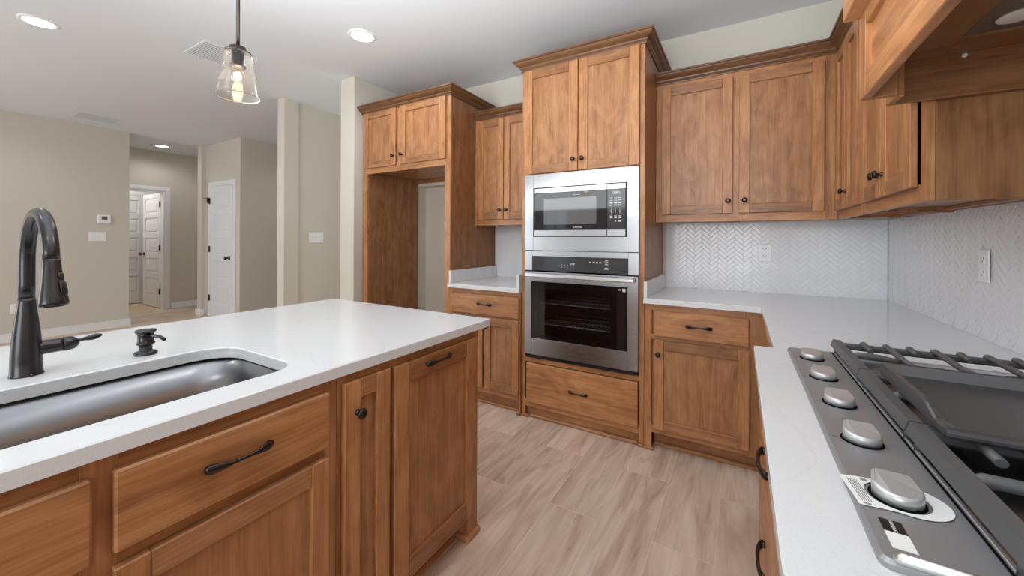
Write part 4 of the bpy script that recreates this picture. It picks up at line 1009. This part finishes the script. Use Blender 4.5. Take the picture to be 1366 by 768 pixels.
burner(0.355, 1.345, 0.032); burner(0.56, 1.345, 0.04); burner(0.355, 0.725, 0.036); burner(0.56, 0.725, 0.032); burner(0.46, 1.035, 0.05)
GT = 0.952
def grate(y0, y1, full=True):
    mb = MB(); xl, xr = 0.236, 0.672
    def rail(p0, p1, w_, h_=0.014): 
        mb.sweep([p0, p1], (h_ * 0.5, w_ * 0.5), (0, 0, 1), 8)
    # left and right rails: heavy chamfered bars
    for (x, sgn) in ((xl, 1), (xr, -1)):
        a = [(x, GT - 0.018), (x + 0.006 * sgn, GT), (x + 0.024 * sgn, GT), (x + 0.026 * sgn, GT - 0.014), (x + 0.022 * sgn, GT - 0.022), (x + 0.003 * sgn, GT - 0.022)]
        mb.prism(a, y0, y1, 'y')
    for y in (y0 + 0.008, y1 - 0.008):
        mb.box(xl + 0.015, xr - 0.015, y - 0.0085, y + 0.0085, GT - 0.024, GT - 0.006, b=0.005)
    xs_ = [0.310, 0.359, 0.408, 0.457, 0.506, 0.555, 0.604]
    mid = (y0 + y1) / 2
    for i, x in enumerate(xs_):
        def finger(ya, yb, dn):
            dy = 1 if yb > ya else -1; wv = 0.0074
            pts = [(x, ya - dy * 0.006, GT - 0.012), (x, ya - dy * 0.002, GT - 0.004), (x, ya + dy * 0.006, GT - 0.003), (x, yb - dy * 0.03, GT - 0.006), (x, yb, GT - 0.007)]
            mb.sweep(pts, [(0.006, wv), (0.007, wv), (0.0075, wv), (0.0075, wv), (0.0065, wv)], (0, 0, 1), 8)
        if i % 2 == 1: finger(y0 + 0.006, mid + 0.001, 0); finger(y1 - 0.006, mid - 0.001, 0)
        else:
            ln = 0.085 if i in (0, 6) else 0.062
            finger(y0 + 0.006, y0 + ln, 1); finger(y1 - 0.006, y1 - ln, 1)
    for (x, sgn) in ((xl + 0.02, 1), (xr - 0.02, -1)):
        mb.sweep([(x, mid, GT - 0.013), (x + sgn * 0.012, mid, GT - 0.006), (x + sgn * 0.05, mid, GT - 0.006), (x + sgn * 0.085, mid, GT - 0.010), (x + sgn * 0.098, mid, GT - 0.011)],
                 [(0.008, 0.008), (0.009, 0.008), (0.009, 0.0075), (0.008, 0.007), (0.006, 0.006)], (0, 0, 1), 8)
    for x in (xl + 0.013, xr - 0.013):
        for y in (y0 + 0.02, y1 - 0.02): mb.lathe([(0.008, 0), (0.006, 0.022)], (x, y, KT + 0.0002), (0, 0, 1), 12)
    return mb.build('grate', CASTIRON, ct)
grate(1.196, 1.502); grate(0.890, 1.190); grate(0.575, 0.884)
# sticker on the control strip
mb = MB(); mb.box(0.146, 0.167, 0.612, 0.636, KT + 0.0002, KT + 0.0006, b=0); mb.build('sticker', BLACK, ct)
mb = MB(); mb.box(0.146, 0.167, 0.581, 0.6115, KT + 0.0002, KT + 0.0006, b=0); st_ = mb.build('sticker', PAPER, ct)
# griddle lying on the middle grate
gd = thing('griddle', (0.46, 0.985, GT + 0.006), 'dark grey griddle pan with raised sides lying over the middle of the cooktop grates', 'griddle')
gz = GT + 0.0062
mb = MB(); mb.box(0.281, 0.641, 0.850, 1.128, gz, gz + 0.006, b=0.001); mb.build('cooking_plate', GRIDDLE, gd)
for (xo, xi) in ((0.262, 0.281), (0.660, 0.641)):
    mb = MB(); prof_o = [(1.142, gz), (1.142, 0.984), (1.135, 0.987), (0.925, 0.987), (0.905, 0.983), (0.872, 0.970), (0.838, 0.968), (0.838, gz)]
    sx = 1 if xi > xo else -1; base_i = len(mb.v)
    n_ = len(prof_o)
    mb.v += [(xo + sx * 0.004, y_, z_ - (0.002 if z_ > gz + 0.004 else 0)) for y_, z_ in prof_o]; mb.v += [(xo + sx * 0.0075, y_, z_) for y_, z_ in prof_o]
    mb.v += [(xo + sx * 0.011, y_, z_ - (0.001 if z_ > gz + 0.004 else 0)) for y_, z_ in prof_o]; mb.v += [(xi + sx * 0.004, y_, gz + 0.0062 if z_ > gz + 0.004 else z_) for y_, z_ in prof_o]
    for r_ in range(3):
        for k in range(n_):
            k2 = (k + 1) % n_; mb.face([r_ * n_ + k, r_ * n_ + k2, (r_ + 1) * n_ + k2, (r_ + 1) * n_ + k])
    mb.face(list(range(n_))); mb.face([3 * n_ + k for k in range(n_)][::-1]); mb.build('side_wall', GRIDDLE, gd)
mb = MB(); mb.prism([(1.128, gz), (1.128, gz + 0.0065), (1.134, 0.985), (1.142, 0.986), (1.142, gz)], 0.2735, 0.6485, 'x'); mb.build('back_wall', GRIDDLE, gd)
mb = MB(); mb.prism([(0.828, gz + 0.001), (0.826, gz + 0.006), (0.830, 0.968), (0.842, 0.969), (0.850, gz + 0.0062), (0.850, gz)], 0.2665, 0.6555, 'x'); mb.build('front_lip', GRIDDLE, gd)
# paper energy tag hung on the nearest knob
ky = KY[4]; pg = [(0.118, 0.722), (0.118 + 0.018, 0.650)]
arc = [(0.186 + 0.044 * math.cos(a), ky + 0.002 + 0.040 * math.sin(a)) for a in [math.radians(d_) for d_ in range(-110, 111, 12)]]
hole = None
tg = thing('paper_tag', (0.17, ky, KT), 'white paper hang tag looped around the nearest cooktop knob', 'tag')
poly = [(0.124, 0.722), (0.133, 0.654)] + arc
inner = [(0.178 + 0.0325 * math.cos(math.radians(d_)), ky + 0.0325 * math.sin(math.radians(d_))) for d_ in range(0, 360, 15)]
tgo = slab('tag_sheet', poly, KT + 0.0012, KT + 0.0018, 0.0001, inner, loc=(0.17, ky, KT), m=PAPER); tgo.parent = tg; tgo.location = (0, 0, 0)
mb = MB()
for k in range(5):
    f = 0.05 + k * 0.033
    mb.sweep([(0.128 + f * 0.075, 0.716 - 0.0 * k, KT + 0.0019), (0.1345 + f * 0.07, 0.664, KT + 0.0019)], (0.0001, 0.0007), (0, 0, 1), 6)
mb.box(0.1375, 0.146, 0.657, 0.6605, KT + 0.0017, KT + 0.0020, b=0); mb.lathe([(0.004, 0), (0.004, 0.0003)], (0.150, 0.722, KT + 0.0017), (0, 0, 1), 14)
mb.build('tag_print', mat('grey_print', (140, 140, 142), 0.6), tg)
text_mesh('sticker_text', 'SAMSUNG', 0.0052, PRINT, ct, (0.1565, 0.624, KT + 0.0008), (0, -1, 0), (1, 0, 0))

# ================================================================== CEILING FIXTURES
def downlight(x, y, label, seen=True):
    t = thing('recessed_light', (x, y, CZ), label, 'ceiling light', 'recessed ceiling lights')
    mb = MB(); mb.lathe([(0.098, 0.0003), (0.098, 0.003), (0.090, 0.006), (0.078, 0.006), (0.074, 0.002)], (x, y, CZ), (0, 0, -1), 36, cap0=False, cap1=False); mb.build('trim_ring', TRIM, t)
    mb = MB(); mb.lathe([(0.077, 0.0035), (0.02, 0.0045), (0.0, 0.0045)], (x, y, CZ), (0, 0, -1), 32, cap1=False); mb.build('diffuser', GLOW, t)
    l = bpy.data.lights.new('downlight', 'SPOT'); l.energy = DOWN_W; l.color = DOWN_COL; l.shadow_soft_size = 0.07; l.spot_size = math.radians(165); l.spot_blend = 0.6
    o = bpy.data.objects.new('downlight', l); C.objects.link(o); o.parent = t; o.location = (0, 0, -0.02)
downlight(-4.17, 0.645, 'lit round recessed ceiling light nearest the left corner of the view')
downlight(-2.39, 1.885, 'lit round recessed ceiling light right of the pendant lamp')
downlight(-8.10, 2.54, 'small lit recessed ceiling light in the far hall before the doorway')
downlight(-6.40, 0.60, 'lit recessed ceiling light over the living area beyond the frame')
downlight(-5.30, 3.90, 'lit recessed ceiling light in the passage behind the free-standing column')  # hidden fixture added to lighten the passage walls
downlight(-0.45, 1.30, 'lit recessed ceiling light over the kitchen aisle above the view')  # this and the next two are out-of-view fixtures added for lighting
downlight(-0.45, -0.80, 'lit recessed ceiling light over the aisle behind the camera')  # extra fixture out of view, added for its light
downlight(-2.39, -0.60, 'lit recessed ceiling light on the living side of the island')  # also an added fixture, there only to light the room

VENTBACK = mat('grey_vent_back', (176, 177, 180), 0.7)
def vent(name, x0, x1, y0, y1, label, slat_dir):
    t = thing(name, ((x0 + x1) / 2, (y0 + y1) / 2, CZ), label, 'ceiling vent')
    mb = MB(); f = 0.022; z = CZ - 0.006
    mb.box(x0, x1, y0, y0 + f, z, CZ - 0.0003); mb.box(x0, x1, y1 - f, y1, z, CZ - 0.0003); mb.box(x0, x0 + f, y0 + f, y1 - f, z, CZ - 0.0003); mb.box(x1 - f, x1, y0 + f, y1 - f, z, CZ - 0.0003); mb.build('frame', CEIL, t)
    mb = MB(); mb.box(x0 + f, x1 - f, y0 + f, y1 - f, CZ - 0.0015, CZ - 0.0003, b=0); mb.build('duct_shadow_plate', VENTBACK, t); mb = MB()
    n = 22
    for k in range(n):
        y = y0 + f + (y1 - y0 - 2 * f) * (k + 0.5) / n; mb.box(x0 + f, x1 - f, y - 0.0035, y + 0.0035, CZ - 0.0055, CZ - 0.0017, b=0)
    mb.build('louver', CEIL, t)
vent('supply_vent', -3.845, -3.455, 1.33, 1.72, 'square white ceiling vent behind the pendant lamp', 'x')
vent('return_vent', -7.10, -6.71, 1.337, 1.745, 'white ceiling grille close to the left wall corner', 'y')

# ---- pendant
PX, PY = -1.48, 0.664
pd = thing('pendant_lamp', (PX, PY, CZ), 'bronze pendant lamp with clear tapered glass shade over the island', 'pendant lamp')
mb = MB(); mb.lathe([(0.06, 0.0003), (0.06, 0.012), (0.04, 0.022), (0.01, 0.026)], (PX, PY, CZ), (0, 0, -1), 28); mb.build('canopy', BRONZE, pd)
mb = MB(); mb.sweep([(PX, PY, 1.898), (PX, PY, CZ - 0.02)], 0.0058, (1, 0, 0), 14); mb.build('rod', BRONZE, pd)
mb = MB(); mb.lathe([(0.041, 0.0), (0.041, 0.003), (0.034, 0.006), (0.0255, 0.008), (0.0255, 0.02), (0.02, 0.022), (0.007, 0.023)], (PX, PY, 1.8785), (0, 0, 1), 28); mb.build('cap', BRONZE, pd)
mb = MB(); mb.lathe([(0.018, 0), (0.018, -0.038), (0.024, -0.040), (0.024, -0.044), (0.014, -0.046)], (PX, PY, 1.8765), (0, 0, 1), 24); mb.build('socket', BRONZE, pd)
mb = MB(); rt_, rb_, zt_, zb_ = 0.0415, 0.0648, 1.8775, 1.731; tk_ = 0.0022
prof = [(0.019, zt_ - 0.002), (rt_ - tk_, zt_ - 0.002), (rb_ - tk_, zb_), (rb_ - tk_ / 2, zb_ - 0.001), (rb_, zb_), (rt_ + 0.0, zt_ - 0.003), (rt_ - 0.002, zt_), (0.019, zt_), (0.019, zt_ - 0.002)]
mb.lathe([(r, z - 1.8) for r, z in prof], (PX, PY, 1.8), (0, 0, 1), 48, cap0=False, cap1=False); sh_ = mb.build('glass_shade', GLASS, pd)
for p in sh_.data.polygons: p.use_smooth = True
mb = MB(); mb.sweep([(PX + (rb_ - tk_ / 2) * math.cos(a), PY + (rb_ - tk_ / 2) * math.sin(a), zb_) for a in [math.radians(8 * q) for q in range(46)]], 0.0014, (0, 0, 1), 8); mb.build('shade_rim', mat('rim_glass_edge', (168, 156, 142), 0.12, spec=0.8), pd)
bz = 1.818
mb = MB(); pr = [(0.010, 0.014), (0.012, 0.006), (0.0180, -0.004), (0.0215, -0.016), (0.0195, -0.027), (0.012, -0.035), (0.0005, -0.038)]
inn = [(max(r - 0.0009, 0.0003), h + (0.0009 if h < -0.04 else 0)) for r, h in pr][::-1]
mb.lathe(pr + inn, (PX, PY, bz), (0, 0, 1), 24, cap0=False, cap1=False); bl = mb.build('bulb', GLASS, pd)
mb = MB()
for k in range(4):
    a = k * math.pi / 2; mb.sweep([(PX + 0.004 * math.cos(a), PY + 0.004 * math.sin(a), bz - 0.004), (PX + 0.0070 * math.cos(a), PY + 0.0070 * math.sin(a), bz - 0.024)], 0.0017, (1, 0, 0), 8)
mb.build('filament', FILAMENT, bl)
pl_ = bpy.data.lights.new('pendant_glow', 'POINT'); pl_.energy = 1.2; pl_.color = (1.0, 0.84, 0.62); pl_.shadow_soft_size = 0.02
po = bpy.data.objects.new('pendant_glow', pl_); C.objects.link(po); po.parent = pd; po.location = Vector((PX, PY, bz - 0.02)) - WLOC['pendant_lamp']
bpy.context.view_layer.update()
